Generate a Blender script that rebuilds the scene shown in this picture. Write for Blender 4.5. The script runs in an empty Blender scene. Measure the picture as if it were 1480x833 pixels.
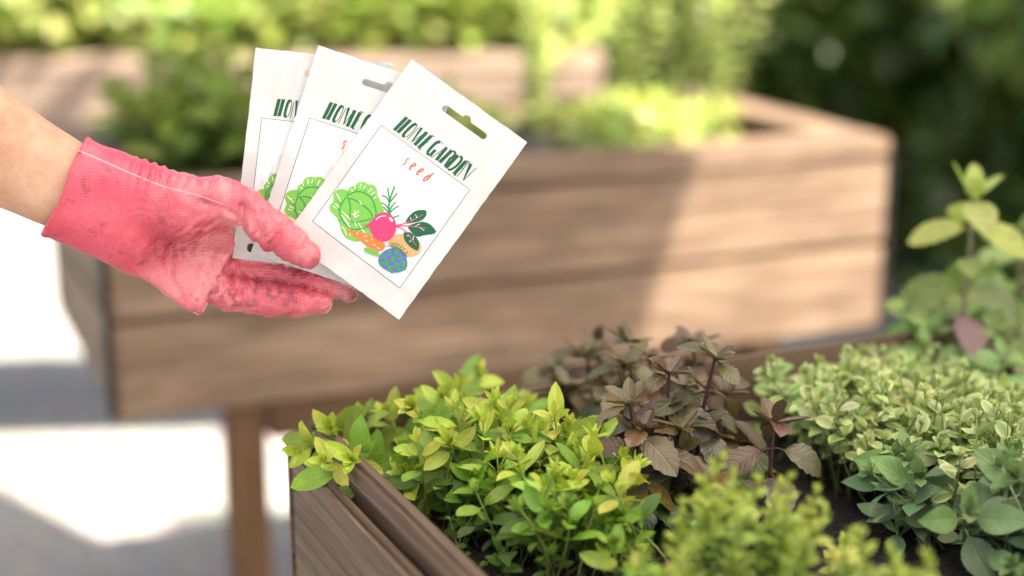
import bpy, bmesh, math, random
import numpy as np
from mathutils import Vector, Matrix
from mathutils.geometry import tessellate_polygon

R = math.radians
scene = bpy.context.scene
col = scene.collection
random.seed(7)
rng = np.random.default_rng(7)

# ------------------------------------------------------------------ camera
CAM_Z = 1.16
PITCH = R(14.8)
FPX = 2337.0                    # focal length in photo pixels (1480 wide)
cam_d = bpy.data.cameras.new("camera")
cam = bpy.data.objects.new("camera", cam_d)
col.objects.link(cam)
cam.location = (0, 0, CAM_Z)
cam.rotation_euler = (math.pi / 2 - PITCH, 0, 0)
cam_d.sensor_width = 36
cam_d.lens = FPX / 1480 * 36
cam_d.clip_start = 0.02
cam_d.clip_end = 400
cam_d.dof.use_dof = True
cam_d.dof.focus_distance = 1.0
cam_d.dof.aperture_fstop = 2.2
cam_d.dof.aperture_blades = 9
scene.camera = cam

# ------------------------------------------------------------------ light
SUN_TO = Vector((1.47, -0.517, 2.15)).normalized()
world = bpy.data.worlds.new("World")
scene.world = world
world.use_nodes = True
wn = world.node_tree.nodes
sky = wn.new("ShaderNodeTexSky")
sky.sky_type = 'NISHITA'
sky.sun_disc = False
sky.sun_elevation = math.asin(SUN_TO.z)
sky.sun_rotation = math.atan2(SUN_TO.x, SUN_TO.y)
sky.dust_density = 4.0
sky.air_density = 0.8
sky.ozone_density = 0.6
world.node_tree.links.new(sky.outputs[0], wn["Background"].inputs[0])
wn["Background"].inputs[1].default_value = 0.065
sun_d = bpy.data.lights.new("sun", 'SUN')
sun_d.energy = 5.0
sun_d.angle = R(0.6)
sun_d.color = (1.0, 0.92, 0.80)
sun = bpy.data.objects.new("sun", sun_d)
col.objects.link(sun)
sun.rotation_euler = (-SUN_TO).to_track_quat('-Z', 'Y').to_euler()
vs = scene.view_settings
vs.view_transform = 'Standard'
vs.look = 'None'
vs.exposure = 2.0
vs.gamma = 1.0
vs.use_curve_mapping = False

# ------------------------------------------------------------------ helpers
RIGHT = Vector((1, 0, 0))
UPV = Vector((0, math.sin(PITCH), math.cos(PITCH)))
FWD = Vector((0, math.cos(PITCH), -math.sin(PITCH)))
CAMP = Vector((0, 0, CAM_Z))


def at(u, v, d):
    """world point seen at photo pixel (u, v) at depth d in metres"""
    return CAMP + (FWD + RIGHT * ((u - 740) / FPX) + UPV * (-(v - 416.5) / FPX)) * d


def at_z(u, v, z):
    dr = FWD + RIGHT * ((u - 740) / FPX) + UPV * (-(v - 416.5) / FPX)
    return CAMP + dr * ((z - CAM_Z) / dr.z)


def project(p):
    q = Vector(p) - CAMP
    d = q.dot(FWD)
    return 740 + q.dot(RIGHT) / d * FPX, 416.5 - q.dot(UPV) / d * FPX, d


def inside(poly, x, y):
    c = False
    n = len(poly)
    for i in range(n):
        x1, y1 = poly[i]
        x2, y2 = poly[i - 1]
        if (y1 > y) != (y2 > y) and x < (x2 - x1) * (y - y1) / (y2 - y1) + x1:
            c = not c
    return c


def tag(o, label=None, cat=None, group=None, kind=None):
    if label: o['label'] = label
    if cat: o['category'] = cat
    if group: o['group'] = group
    if kind: o['kind'] = kind
    return o


def empty(name, loc=(0, 0, 0), rz=0):
    o = bpy.data.objects.new(name, None)
    o.location = loc
    o.rotation_euler = (0, 0, rz)
    o.empty_display_size = 0.05
    col.objects.link(o)
    return o


def link(name, me, mats, parent=None, smooth=False):
    o = bpy.data.objects.new(name, me)
    col.objects.link(o)
    for m in (mats if isinstance(mats, (list, tuple)) else [mats]):
        me.materials.append(m)
    if parent is not None:
        o.parent = parent
    if smooth:
        me.polygons.foreach_set('use_smooth', np.ones(len(me.polygons), bool))
    return o


def mesh_np(name, V, F, uv=None, colr=None):
    """V (n,3), F (m,4) or (m,3); uv and colr are per vertex"""
    me = bpy.data.meshes.new(name)
    V = np.asarray(V, np.float32)
    F = np.asarray(F, np.int32)
    k = F.shape[1]
    me.vertices.add(len(V))
    me.vertices.foreach_set('co', V.ravel())
    me.loops.add(F.size)
    me.loops.foreach_set('vertex_index', F.ravel())
    me.polygons.add(len(F))
    me.polygons.foreach_set('loop_start', np.arange(0, F.size, k, dtype=np.int32))
    me.polygons.foreach_set('loop_total', np.full(len(F), k, np.int32))
    me.update(calc_edges=True)
    if uv is not None:
        l = me.uv_layers.new(name='UVMap')
        l.data.foreach_set('uv', np.asarray(uv, np.float32)[F.ravel()].ravel())
    if colr is not None:
        a = me.color_attributes.new('Col', 'FLOAT_COLOR', 'POINT')
        c = np.ones((len(V), 4), np.float32)
        c[:, :3] = colr
        a.data.foreach_set('color', c.ravel())
    me.validate()
    return me


# ------------------------------------------------------------------ materials
def new_mat(name):
    m = bpy.data.materials.new(name)
    m.use_nodes = True
    nt = m.node_tree
    return m, nt.nodes, nt.links, nt.nodes['Principled BSDF']


def plain(name, c, rough=0.6, spec=0.5):
    m, n, l, b = new_mat(name)
    b.inputs['Base Color'].default_value = (*c, 1)
    b.inputs['Roughness'].default_value = rough
    b.inputs['Specular IOR Level'].default_value = spec
    return m


def ramp(n, stops):
    r = n.new('ShaderNodeValToRGB')
    e = r.color_ramp.elements
    while len(e) < len(stops):
        e.new(0.5)
    for el, (p, c) in zip(e, stops):
        el.position = p
        el.color = (*c, 1) if len(c) == 3 else c
    return r


def srgb(r, g, b):
    f = lambda x: (x / 255 / 12.92) if x <= 10 else ((x / 255 + 0.055) / 1.055) ** 2.4
    return (f(r), f(g), f(b))


def wood_mat(name, dark, mid, pale, worn, worn_amt=0.5, grain=1.0):
    m, n, l, b = new_mat(name)
    uv = n.new('ShaderNodeUVMap')
    oi = n.new('ShaderNodeObjectInfo')
    mul = n.new('ShaderNodeMath'); mul.operation = 'MULTIPLY'; mul.inputs[1].default_value = 37.0
    l.new(oi.outputs['Random'], mul.inputs[0])
    add = n.new('ShaderNodeVectorMath'); add.operation = 'ADD'
    l.new(uv.outputs[0], add.inputs[0])
    l.new(mul.outputs[0], add.inputs[1])
    mp = n.new('ShaderNodeMapping')
    mp.inputs['Scale'].default_value = (5, 110 * grain, 1)
    l.new(add.outputs[0], mp.inputs[0])
    g = n.new('ShaderNodeTexNoise'); g.inputs['Scale'].default_value = 1.0
    g.inputs['Detail'].default_value = 7; g.inputs['Roughness'].default_value = 0.65
    g.inputs['Distortion'].default_value = 0.6
    l.new(mp.outputs[0], g.inputs[0])
    r1 = ramp(n, [(0.28, dark), (0.5, mid), (0.72, pale)])
    l.new(g.outputs[0], r1.inputs[0])
    # broad stains
    mp2 = n.new('ShaderNodeMapping'); mp2.inputs['Scale'].default_value = (6, 16, 1)
    l.new(add.outputs[0], mp2.inputs[0])
    s = n.new('ShaderNodeTexNoise'); s.inputs['Scale'].default_value = 1.0; s.inputs['Detail'].default_value = 4
    l.new(mp2.outputs[0], s.inputs[0])
    rs = ramp(n, [(0.35, (0.72, 0.7, 0.68)), (0.65, (1.12, 1.1, 1.08))])
    l.new(s.outputs[0], rs.inputs[0])
    mx = n.new('ShaderNodeMix'); mx.data_type = 'RGBA'; mx.blend_type = 'MULTIPLY'; mx.inputs[0].default_value = 1
    l.new(r1.outputs[0], mx.inputs[6]); l.new(rs.outputs[0], mx.inputs[7])
    # worn pale streaks
    mp3 = n.new('ShaderNodeMapping'); mp3.inputs['Scale'].default_value = (9, 240 * grain, 1)
    l.new(add.outputs[0], mp3.inputs[0])
    w = n.new('ShaderNodeTexNoise'); w.inputs['Scale'].default_value = 1.0; w.inputs['Detail'].default_value = 8
    w.inputs['Roughness'].default_value = 0.75
    l.new(mp3.outputs[0], w.inputs[0])
    rw = ramp(n, [(0.60, (0, 0, 0)), (0.74, (worn_amt,) * 3)])
    l.new(w.outputs[0], rw.inputs[0])
    mw = n.new('ShaderNodeMix'); mw.data_type = 'RGBA'
    l.new(rw.outputs[0], mw.inputs[0]); l.new(mx.outputs[2], mw.inputs[6])
    mw.inputs[7].default_value = (*worn, 1)
    # each board a little different
    hs = n.new('ShaderNodeHueSaturation')
    mr = n.new('ShaderNodeMapRange'); mr.inputs[3].default_value = 0.82; mr.inputs[4].default_value = 1.15
    l.new(oi.outputs['Random'], mr.inputs[0]); l.new(mr.outputs[0], hs.inputs['Value'])
    l.new(mw.outputs[2], hs.inputs['Color'])
    l.new(hs.outputs[0], b.inputs['Base Color'])
    b.inputs['Roughness'].default_value = 0.62
    bp = n.new('ShaderNodeBump'); bp.inputs['Strength'].default_value = 0.5; bp.inputs['Distance'].default_value = 0.0015
    l.new(g.outputs[0], bp.inputs['Height']); l.new(bp.outputs[0], b.inputs['Normal'])
    return m


M_wood1 = wood_mat('weathered dark planter wood', (0.05, 0.028, 0.016), (0.155, 0.098, 0.06), (0.28, 0.195, 0.135), (0.55, 0.48, 0.42), 0.75, grain=1.7)
M_wood2 = wood_mat('planter wood', (0.085, 0.05, 0.03), (0.20, 0.13, 0.082), (0.40, 0.295, 0.205), (0.62, 0.54, 0.44), 0.5, grain=.8)
M_wood3 = wood_mat('pale planter wood', (0.28, 0.2, 0.15), (0.42, 0.31, 0.24), (0.5, 0.4, 0.32), (0.6, 0.52, 0.44), 0.3)
M_leg = wood_mat('oiled leg wood', (0.07, 0.034, 0.011), (0.135, 0.068, 0.022), (0.2, 0.11, 0.04), (0.4, 0.3, 0.2), 0.2)
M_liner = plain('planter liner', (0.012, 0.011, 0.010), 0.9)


def leaf_mat(name, trans=0.4, rough=0.42, vein=0.35, edge=None, gloss=0.5, hairy=0.0):
    """leaf colour from the mesh, veins from the leaf's own UV"""
    m, n, l, b = new_mat(name)
    at_ = n.new('ShaderNodeVertexColor'); at_.layer_name = 'Col'
    uv = n.new('ShaderNodeUVMap')
    sep = n.new('ShaderNodeSeparateXYZ'); l.new(uv.outputs[0], sep.inputs[0])
    # |x| from the midrib
    sx = n.new('ShaderNodeMath'); sx.operation = 'SUBTRACT'; sx.inputs[1].default_value = 0.5
    l.new(sep.outputs[0], sx.inputs[0])
    ax = n.new('ShaderNodeMath'); ax.operation = 'ABSOLUTE'; l.new(sx.outputs[0], ax.inputs[0])
    # side veins: sin((y - 0.7|x|) * k)
    a1 = n.new('ShaderNodeMath'); a1.operation = 'MULTIPLY'; a1.inputs[1].default_value = -0.55; l.new(ax.outputs[0], a1.inputs[0])
    a2 = n.new('ShaderNodeMath'); a2.operation = 'ADD'; l.new(sep.outputs[1], a2.inputs[0]); l.new(a1.outputs[0], a2.inputs[1])
    a3 = n.new('ShaderNodeMath'); a3.operation = 'MULTIPLY'; a3.inputs[1].default_value = 6.5; l.new(a2.outputs[0], a3.inputs[0])
    fr = n.new('ShaderNodeMath'); fr.operation = 'FRACT'; l.new(a3.outputs[0], fr.inputs[0])
    pp = n.new('ShaderNodeMath'); pp.operation = 'PINGPONG'; pp.inputs[1].default_value = 0.5; l.new(fr.outputs[0], pp.inputs[0])
    rv = ramp(n, [(0.0, (1, 1, 1)), (0.16, (0, 0, 0))]); l.new(pp.outputs[0], rv.inputs[0])
    rm = ramp(n, [(0.015, (1, 1, 1)), (0.06, (0, 0, 0))]); l.new(ax.outputs[0], rm.inputs[0])
    mxm = n.new('ShaderNodeMath'); mxm.operation = 'MAXIMUM'
    sc = n.new('ShaderNodeMath'); sc.operation = 'MULTIPLY'; sc.inputs[1].default_value = 0.6; l.new(rv.outputs[0], sc.inputs[0])
    l.new(sc.outputs[0], mxm.inputs[0]); l.new(rm.outputs[0], mxm.inputs[1])
    mv = n.new('ShaderNodeMath'); mv.operation = 'MULTIPLY'; mv.inputs[1].default_value = vein; l.new(mxm.outputs[0], mv.inputs[0])
    pale = n.new('ShaderNodeMix'); pale.data_type = 'RGBA'; pale.blend_type = 'MULTIPLY'; pale.inputs[0].default_value = 1
    l.new(at_.outputs[0], pale.inputs[6]); pale.inputs[7].default_value = (1.5, 1.5, 1.4, 1)
    mix = n.new('ShaderNodeMix'); mix.data_type = 'RGBA'
    l.new(mv.outputs[0], mix.inputs[0]); l.new(at_.outputs[0], mix.inputs[6]); l.new(pale.outputs[2], mix.inputs[7])
    cur = mix.outputs[2]
    # blotches
    tc = n.new('ShaderNodeTexCoord')
    nz = n.new('ShaderNodeTexNoise'); nz.inputs['Scale'].default_value = 130; nz.inputs['Detail'].default_value = 3
    l.new(tc.outputs['Object'], nz.inputs[0])
    rb = ramp(n, [(0.3, (0.84, 0.86, 0.8)), (0.7, (1.12, 1.1, 1.1))]); l.new(nz.outputs[0], rb.inputs[0])
    mb = n.new('ShaderNodeMix'); mb.data_type = 'RGBA'; mb.blend_type = 'MULTIPLY'; mb.inputs[0].default_value = 1
    l.new(cur, mb.inputs[6]); l.new(rb.outputs[0], mb.inputs[7])
    cur = mb.outputs[2]
    if edge is not None:                       # variegated margin
        re = ramp(n, [(0.18, (0, 0, 0)), (0.46, (1, 1, 1))]); l.new(ax.outputs[0], re.inputs[0])
        me_ = n.new('ShaderNodeMix'); me_.data_type = 'RGBA'
        sce = n.new('ShaderNodeMath'); sce.operation = 'MULTIPLY'; sce.inputs[1].default_value = 0.75; l.new(re.outputs[0], sce.inputs[0])
        l.new(sce.outputs[0], me_.inputs[0]); l.new(cur, me_.inputs[6]); me_.inputs[7].default_value = (*edge, 1)
        cur = me_.outputs[2]
    l.new(cur, b.inputs['Base Color'])
    b.inputs['Roughness'].default_value = rough
    b.inputs['Specular IOR Level'].default_value = gloss
    if hairy:
        b.inputs['Sheen Weight'].default_value = hairy
    bp = n.new('ShaderNodeBump'); bp.inputs['Strength'].default_value = 0.5; bp.inputs['Distance'].default_value = 0.0006
    bp.invert = True
    l.new(mxm.outputs[0], bp.inputs['Height']); l.new(bp.outputs[0], b.inputs['Normal'])
    tr = n.new('ShaderNodeBsdfTranslucent')
    tcx = n.new('ShaderNodeMix'); tcx.data_type = 'RGBA'; tcx.blend_type = 'MULTIPLY'; tcx.inputs[0].default_value = 1
    l.new(cur, tcx.inputs[6]); tcx.inputs[7].default_value = (1.25, 1.25, 0.7, 1)
    l.new(tcx.outputs[2], tr.inputs[0])
    ms = n.new('ShaderNodeMixShader'); ms.inputs[0].default_value = trans
    l.new(b.outputs[0], ms.inputs[1]); l.new(tr.outputs[0], ms.inputs[2])
    l.new(ms.outputs[0], n['Material Output'].inputs[0])
    return m


M_leaf_gold = leaf_mat('golden oregano leaf', 0.24, 0.45, 0.35)
M_leaf_mint = leaf_mat('purple mint leaf', 0.18, 0.26, 0.5, gloss=0.65)
M_leaf_apple = leaf_mat('apple mint leaf', 0.35, 0.55, 0.4, hairy=0.1)
M_leaf_var = leaf_mat('variegated oregano leaf', 0.2, 0.5, 0.2, edge=(0.66, 0.72, 0.40))
M_leaf_grey = leaf_mat('grey oregano leaf', 0.25, 0.55, 0.4, hairy=0.12)
M_leaf_thyme = leaf_mat('thyme leaf', 0.25, 0.5, 0.2)
M_leaf_bg = leaf_mat('garden leaf', 0.4, 0.4, 0.2)
M_leaf_dark = leaf_mat('evergreen leaf', 0.25, 0.2, 0.2, gloss=0.6)


def attr_mat(name, rough=0.6):
    m, n, l, b = new_mat(name)
    a = n.new('ShaderNodeVertexColor'); a.layer_name = 'Col'
    l.new(a.outputs[0], b.inputs['Base Color'])
    b.inputs['Roughness'].default_value = rough
    return m


M_stem = attr_mat('stem', 0.5)


def noise_ground(name, stops, scale, bump, detail=6, scale2=None):
    m, n, l, b = new_mat(name)
    tc = n.new('ShaderNodeTexCoord')
    z = n.new('ShaderNodeTexNoise'); z.inputs['Scale'].default_value = scale; z.inputs['Detail'].default_value = detail
    l.new(tc.outputs['Object'], z.inputs[0])
    vz = n.new('ShaderNodeTexVoronoi'); vz.inputs['Scale'].default_value = scale2 or scale * 2
    l.new(tc.outputs['Object'], vz.inputs[0])
    r = ramp(n, stops); l.new(z.outputs[0], r.inputs[0])
    hs = n.new('ShaderNodeMix'); hs.data_type = 'RGBA'; hs.blend_type = 'MULTIPLY'; hs.inputs[0].default_value = 0.35
    l.new(r.outputs[0], hs.inputs[6]); l.new(vz.outputs['Color'], hs.inputs[7])
    l.new(hs.outputs[2], b.inputs['Base Color'])
    b.inputs['Roughness'].default_value = 0.9
    bp = n.new('ShaderNodeBump'); bp.inputs['Distance'].default_value = bump
    l.new(vz.outputs['Distance'], bp.inputs['Height']); l.new(bp.outputs[0], b.inputs['Normal'])
    return m


M_gravel = noise_ground('pale gravel', [(0.3, (0.42, 0.40, 0.37)), (0.7, (0.62, 0.60, 0.56))], 25, 0.01, scale2=70)
M_lawn = noise_ground('lawn', [(0.3, (0.26, 0.30, 0.09)), (0.7, (0.40, 0.42, 0.15))], 3, 0.03, scale2=60)
M_soil = noise_ground('potting soil', [(0.35, (0.005, 0.004, 0.003)), (0.7, (0.018, 0.013, 0.009))], 90, 0.004, scale2=220)

# ------------------------------------------------------------------ ground
def sheet(name, x0, x1, y0, y1, z, mat, nx=40, ny=40, amp=0.0):
    xs = np.linspace(x0, x1, nx); ys = np.linspace(y0, y1, ny)
    X, Y = np.meshgrid(xs, ys, indexing='ij')
    Z = np.full_like(X, z) + amp * (np.sin(X * 2.1 + Y) + np.sin(Y * 1.7 - X * .6)) * 0.5
    V = np.stack([X, Y, Z], -1).reshape(-1, 3)
    i = np.arange(nx - 1)[:, None] * ny + np.arange(ny - 1)[None, :]
    F = np.stack([i, i + ny, i + ny + 1, i + 1], -1).reshape(-1, 4)
    return link(name, mesh_np(name, V, F), mat)


tag(sheet('gravel', -60, 60, -30, 120, 0.0, M_gravel), kind='structure')
tag(sheet('lawn', -60, 60, 5.6, 120, 0.02, M_lawn, amp=0.01), kind='structure')


# ------------------------------------------------------------------ boards and planters
def board(name, a, b, w, h, mat, parent, up=Vector((0, 0, 1)), bev=0.0025, loc=None):
    """a board from a to b (centre line), w across (horizontal), h along up; uv runs along the grain"""
    a, b = Vector(a), Vector(b)
    d = (b - a); L = d.length; d.normalize()
    side = d.cross(up).normalized()
    u2 = side.cross(d).normalized()
    bm = bmesh.new()
    bmesh.ops.create_cube(bm, size=1)
    bmesh.ops.scale(bm, vec=(L, w, h), verts=bm.verts)
    segs = max(2, int(L / 0.12))
    bmesh.ops.bevel(bm, geom=bm.edges[:], offset=bev, segments=2, affect='EDGES', clamp_overlap=True)
    for k in range(1, segs):
        bmesh.ops.bisect_plane(bm, geom=bm.verts[:] + bm.edges[:] + bm.faces[:], plane_co=((k / segs - .5) * L, 0, 0), plane_no=(1, 0, 0))
    uvl = bm.loops.layers.uv.new('UVMap')
    ph = random.uniform(0, 6)
    for f in bm.faces:
        n = f.normal
        for lp in f.loops:
            c = lp.vert.co
            if abs(n.x) > 0.7:   lp[uvl].uv = (c.z * 0.4, c.y)
            elif abs(n.y) > abs(n.z): lp[uvl].uv = (c.x, c.z + 0.31)
            else: lp[uvl].uv = (c.x, c.y + 0.77)
    for v in bm.verts:            # slightly wavy sawn timber
        v.co.y += 0.0007 * math.sin(v.co.x * 9 + ph)
        v.co.z += 0.0006 * math.sin(v.co.x * 13 + ph * 2)
    me = bpy.data.meshes.new(name)
    bm.to_mesh(me); bm.free()
    o = link(name, me, mat, parent)
    M = Matrix((( d.x, side.x, u2.x, 0), (d.y, side.y, u2.y, 0), (d.z, side.z, u2.z, 0), (0, 0, 0, 1)))
    M.translation = (a + b) / 2
    o.matrix_local = M
    return o


def planter(label, origin, ang, L, D, ztop, H, mat, legs, capw=0.0, group=None, inner=True, nb=2, capt=0.026, thick=0.026, drop=0.0):
    """origin = front left top corner in world xy; local x along the front, local y to the back"""
    root = empty('raised_planter', (origin[0], origin[1], 0), ang)
    tag(root, label, 'planter', group)
    zt = ztop - (capt if capw else 0) - drop
    hb = (H - (capt if capw else 0) - drop) / nb
    for k in range(nb):
        zc = zt - hb * (k + 0.5)
        hh = hb - 0.005
        board('board', (0, thick / 2, zc), (L, thick / 2, zc), thick, hh, mat, root, bev=0.004)
        board('board', (0, D - thick / 2, zc), (L, D - thick / 2, zc), thick, hh, mat, root, bev=0.004)
        board('board', (thick / 2, thick + .002, zc), (thick / 2, D - thick - .002, zc), thick, hh, mat, root, bev=0.004)
        board('board', (L - thick / 2, thick + .002, zc), (L - thick / 2, D - thick - .002, zc), thick, hh, mat, root, bev=0.004)
    if capw:
        o_ = 0.0015
        zc = ztop - capt / 2
        board('rim', (-o_, capw / 2 - o_, zc), (L + o_, capw / 2 - o_, zc), capw, capt, mat, root, bev=0.004)
        board('rim', (-o_, D - capw / 2 + o_, zc), (L + o_, D - capw / 2 + o_, zc), capw, capt, mat, root, bev=0.004)
        board('rim', (capw / 2 - o_, capw - o_ + .002, zc), (capw / 2 - o_, D - capw + o_ - .002, zc), capw, capt, mat, root, bev=0.004)
        board('rim', (L - capw / 2 + o_, capw - o_ + .002, zc), (L - capw / 2 + o_, D - capw + o_ - .002, zc), capw, capt, mat, root, bev=0.004)
    if inner:           # inner frame standing a little proud of the outer boards
        i0 = thick + 0.0025; t2 = 0.011
        hi = 0.13; zc = ztop - hi / 2
        board('inner_board', (i0, i0 + t2 / 2, zc), (L - i0, i0 + t2 / 2, zc), t2, hi, mat, root, bev=0.003)
        board('inner_board', (i0, D - i0 - t2 / 2, zc), (L - i0, D - i0 - t2 / 2, zc), t2, hi, mat, root, bev=0.003)
        board('inner_board', (i0 + t2 / 2, i0 + t2 + .002, zc), (i0 + t2 / 2, D - i0 - t2 - .002, zc), t2, hi, mat, root, bev=0.003)
        board('inner_board', (L - i0 - t2 / 2, i0 + t2 + .002, zc), (L - i0 - t2 / 2, D - i0 - t2 - .002, zc), t2, hi, mat, root, bev=0.003)
    zb = ztop - H
    if capw:            # shaded end-grain gap at each front corner, put in as a dark strip
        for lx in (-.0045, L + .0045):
            board('corner_shade_strip', (lx, .006, zb + .004), (lx, .006, zt - .002), .012, .007, M_liner, root, up=Vector((1, 0, 0)), bev=.001)
    board('floor_board', (thick + .004, D / 2, zb + 0.012), (L - thick - .004, D / 2, zb + 0.012), D - 2 * thick - 0.01, 0.018, M_liner, root)
    for (lx, ly) in legs:
        board('leg', (lx, ly, 0.0), (lx, ly, zb + 0.004), 0.047, 0.047, M_leg, root, up=Vector((1, 0, 0)), bev=0.003)
    return root


ANG = R(24.7)
LDIR = Vector((math.cos(ANG), math.sin(ANG), 0))
DDIR = Vector((-math.sin(ANG), math.cos(ANG), 0))
RIM = 0.80
C1 = at_z(411, 632, RIM - 0.016)                     # back left corner of the front planter
B1_D, B1_L = 0.62, 1.25
o1 = C1 - DDIR * B1_D
bed1 = planter('weathered dark planter box in front, filled with mixed herbs', (o1.x, o1.y), ANG, B1_L, B1_D, RIM, 0.246, M_wood1,
               [(0.1, 0.1), (B1_L - .1, .1), (.1, B1_D - .1), (B1_L - .1, B1_D - .1)], group='raised wooden planters', nb=1, thick=0.010, drop=0.016)


def b1(s, t, z):
    """s along the back edge from the left corner, t towards the viewer"""
    p = C1 + LDIR * s - DDIR * t
    return Vector((p.x, p.y, z))


def soil_patch(name, label, origin, ang, L, D, z, inset):
    nx, ny = 60, 40
    xs = np.linspace(inset, L - inset, nx); ys = np.linspace(inset, D - inset, ny)
    X, Y = np.meshgrid(xs, ys, indexing='ij')
    Z = 0.006 * (rng.random(X.shape) - .5) + 0.004 * np.sin(X * 30) * np.cos(Y * 26)
    V = np.stack([X, Y, Z], -1).reshape(-1, 3)
    i = np.arange(nx - 1)[:, None] * ny + np.arange(ny - 1)[None, :]
    F = np.stack([i, i + ny, i + ny + 1, i + 1], -1).reshape(-1, 4)
    o = link(name, mesh_np(name, V, F), M_soil, None, True)
    o.location = (origin[0], origin[1], z); o.rotation_euler = (0, 0, ang)
    tag(o, label, 'soil', kind='stuff')
    return o


SOIL1 = 0.745
soil_patch('soil', 'dark crumbly potting soil filling the front planter', (o1.x, o1.y), ANG, B1_L, B1_D, SOIL1, 0.05)

B2_L, B2_D = 1.05, 0.54
ANG2 = R(22.5)
L2 = Vector((math.cos(ANG2), math.sin(ANG2), 0)); D2 = Vector((-math.sin(ANG2), math.cos(ANG2), 0))
rc = at_z(1288, 198, RIM)
B2_L = 1.045
o2 = rc - L2 * B2_L
H2 = 0.268
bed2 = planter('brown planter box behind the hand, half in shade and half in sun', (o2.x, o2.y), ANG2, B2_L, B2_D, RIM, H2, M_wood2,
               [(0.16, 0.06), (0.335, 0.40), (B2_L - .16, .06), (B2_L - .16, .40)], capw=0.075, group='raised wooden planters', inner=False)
board('rail', (.19, .06, RIM - H2 - .032), (B2_L - .19, .06, RIM - H2 - .032), .03, .06, M_leg, bed2)
board('rail', (.32, .40, RIM - H2 - .032), (B2_L - .19, .40, RIM - H2 - .032), .03, .06, M_leg, bed2)
soil_patch('soil', 'dark soil inside the planter behind the hand', (o2.x, o2.y), ANG2, B2_L, B2_D, 0.765, 0.03)


def b2(s, t, z):
    p = o2 + L2 * s + D2 * t
    return Vector((p.x, p.y, z))


ANG3 = R(4)
o3 = Vector((-1.68, 2.98, 0))
bed3 = planter('pale planter box at the back, brimming with lime green plants', (o3.x, o3.y), ANG3, 1.86, 0.5, RIM, 0.246, M_wood3,
               [(0.1, 0.08), (0.1, .42), (1.76, .08), (1.76, .42)], capw=0.08, group='raised wooden planters', inner=False)
soil_patch('soil', 'dark soil inside the planter farthest back', (o3.x, o3.y), ANG3, 1.86, 0.5, 0.765, 0.03)


# ------------------------------------------------------------------ canopy added out of view to shade the near beds and soften top light
def shade_canopy():
    s0 = 2.15
    t = (2.5 - 0.83) / s0
    e = Vector((-0.713, 0.701, 0)); q = Vector((-0.701, -0.713, 0))
    W1 = b2(0.744, 0.0, 0.775)
    E0 = W1 + Vector((1.47, -0.517, 2.15)) * ((2.5 - W1.z) / 2.15)
    P = lambda s, k, z: E0 + e * s + q * k + Vector((0, 0, z - 2.5))
    sa, sb, ka, kb = -1.7, 1.45, 0.0, 3.1
    base = P(-1.0, kb + 0.35, 0)
    root = empty('added_shade_canopy', base)
    tag(root, 'unseen square off-white cloth canopy added to shade the front planter', 'shade_canopy')
    m, n, l, b = new_mat('parasol cloth')
    b.inputs['Base Color'].default_value = (0.8, 0.78, 0.74, 1); b.inputs['Roughness'].default_value = 0.9
    tr = n.new('ShaderNodeBsdfTranslucent'); tr.inputs[0].default_value = (0.88, 0.85, 0.80, 1)
    ms = n.new('ShaderNodeMixShader'); ms.inputs[0].default_value = 0.58
    l.new(b.outputs[0], ms.inputs[1]); l.new(tr.outputs[0], ms.inputs[2]); l.new(ms.outputs[0], n['Material Output'].inputs[0])
    c = P((sa + sb) / 2, (ka + kb) / 2, 2.95) - base
    cs = [P(sa, ka, 2.5) - base, P(sb, ka, 2.5) - base, P(sb, kb, 2.5) - base, P(sa, kb, 2.5) - base]
    bm = bmesh.new()
    vc = bm.verts.new(c); vv = [bm.verts.new(x) for x in cs]
    for i in range(4):
        bm.faces.new((vc, vv[i], vv[(i + 1) % 4]))
    me = bpy.data.meshes.new('canopy'); bm.to_mesh(me); bm.free()
    link('canopy', me, m, root)
    mm = plain('grey powder coat', (0.1, 0.1, 0.1), 0.4)
    for x in cs:
        board('rib', x + Vector((0, 0, -.03)), c + Vector((0, 0, -.03)), 0.02, 0.03, mm, root)
    board('post', (0, 0, 0.06), (0, 0, 3.2), 0.08, 0.08, mm, root, up=Vector((1, 0, 0)))
    board('arm', (0, 0, 3.2), c + Vector((0, 0, 0.06)), 0.06, 0.07, mm, root)
    board('base_plate', (-.4, 0, .03), (.4, 0, .03), 0.8, 0.06, mm, root)


shade_canopy()


# ------------------------------------------------------------------ leaves and herbs
PROF = {}


def profile(shape, n):
    k = (shape, n)
    if k in PROF: return PROF[k]
    t = np.linspace(0, 1, n)
    if shape == 'ovate':
        w = np.clip(t, 0, 1) ** 0.65 * (1 - t) ** 0.72
    elif shape == 'round':
        w = np.sin(np.pi * t ** 0.85) ** 0.62
        w[-1] = 0.02
    elif shape == 'lance':
        w = t ** 0.8 * (1 - t) ** 0.9
    else:
        w = np.sin(np.pi * t ** 0.8) ** 0.9
    w = np.nan_to_num(w)
    w = w / w.max()
    w[0] = 0.05
    PROF[k] = (t, w)
    return PROF[k]


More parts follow.
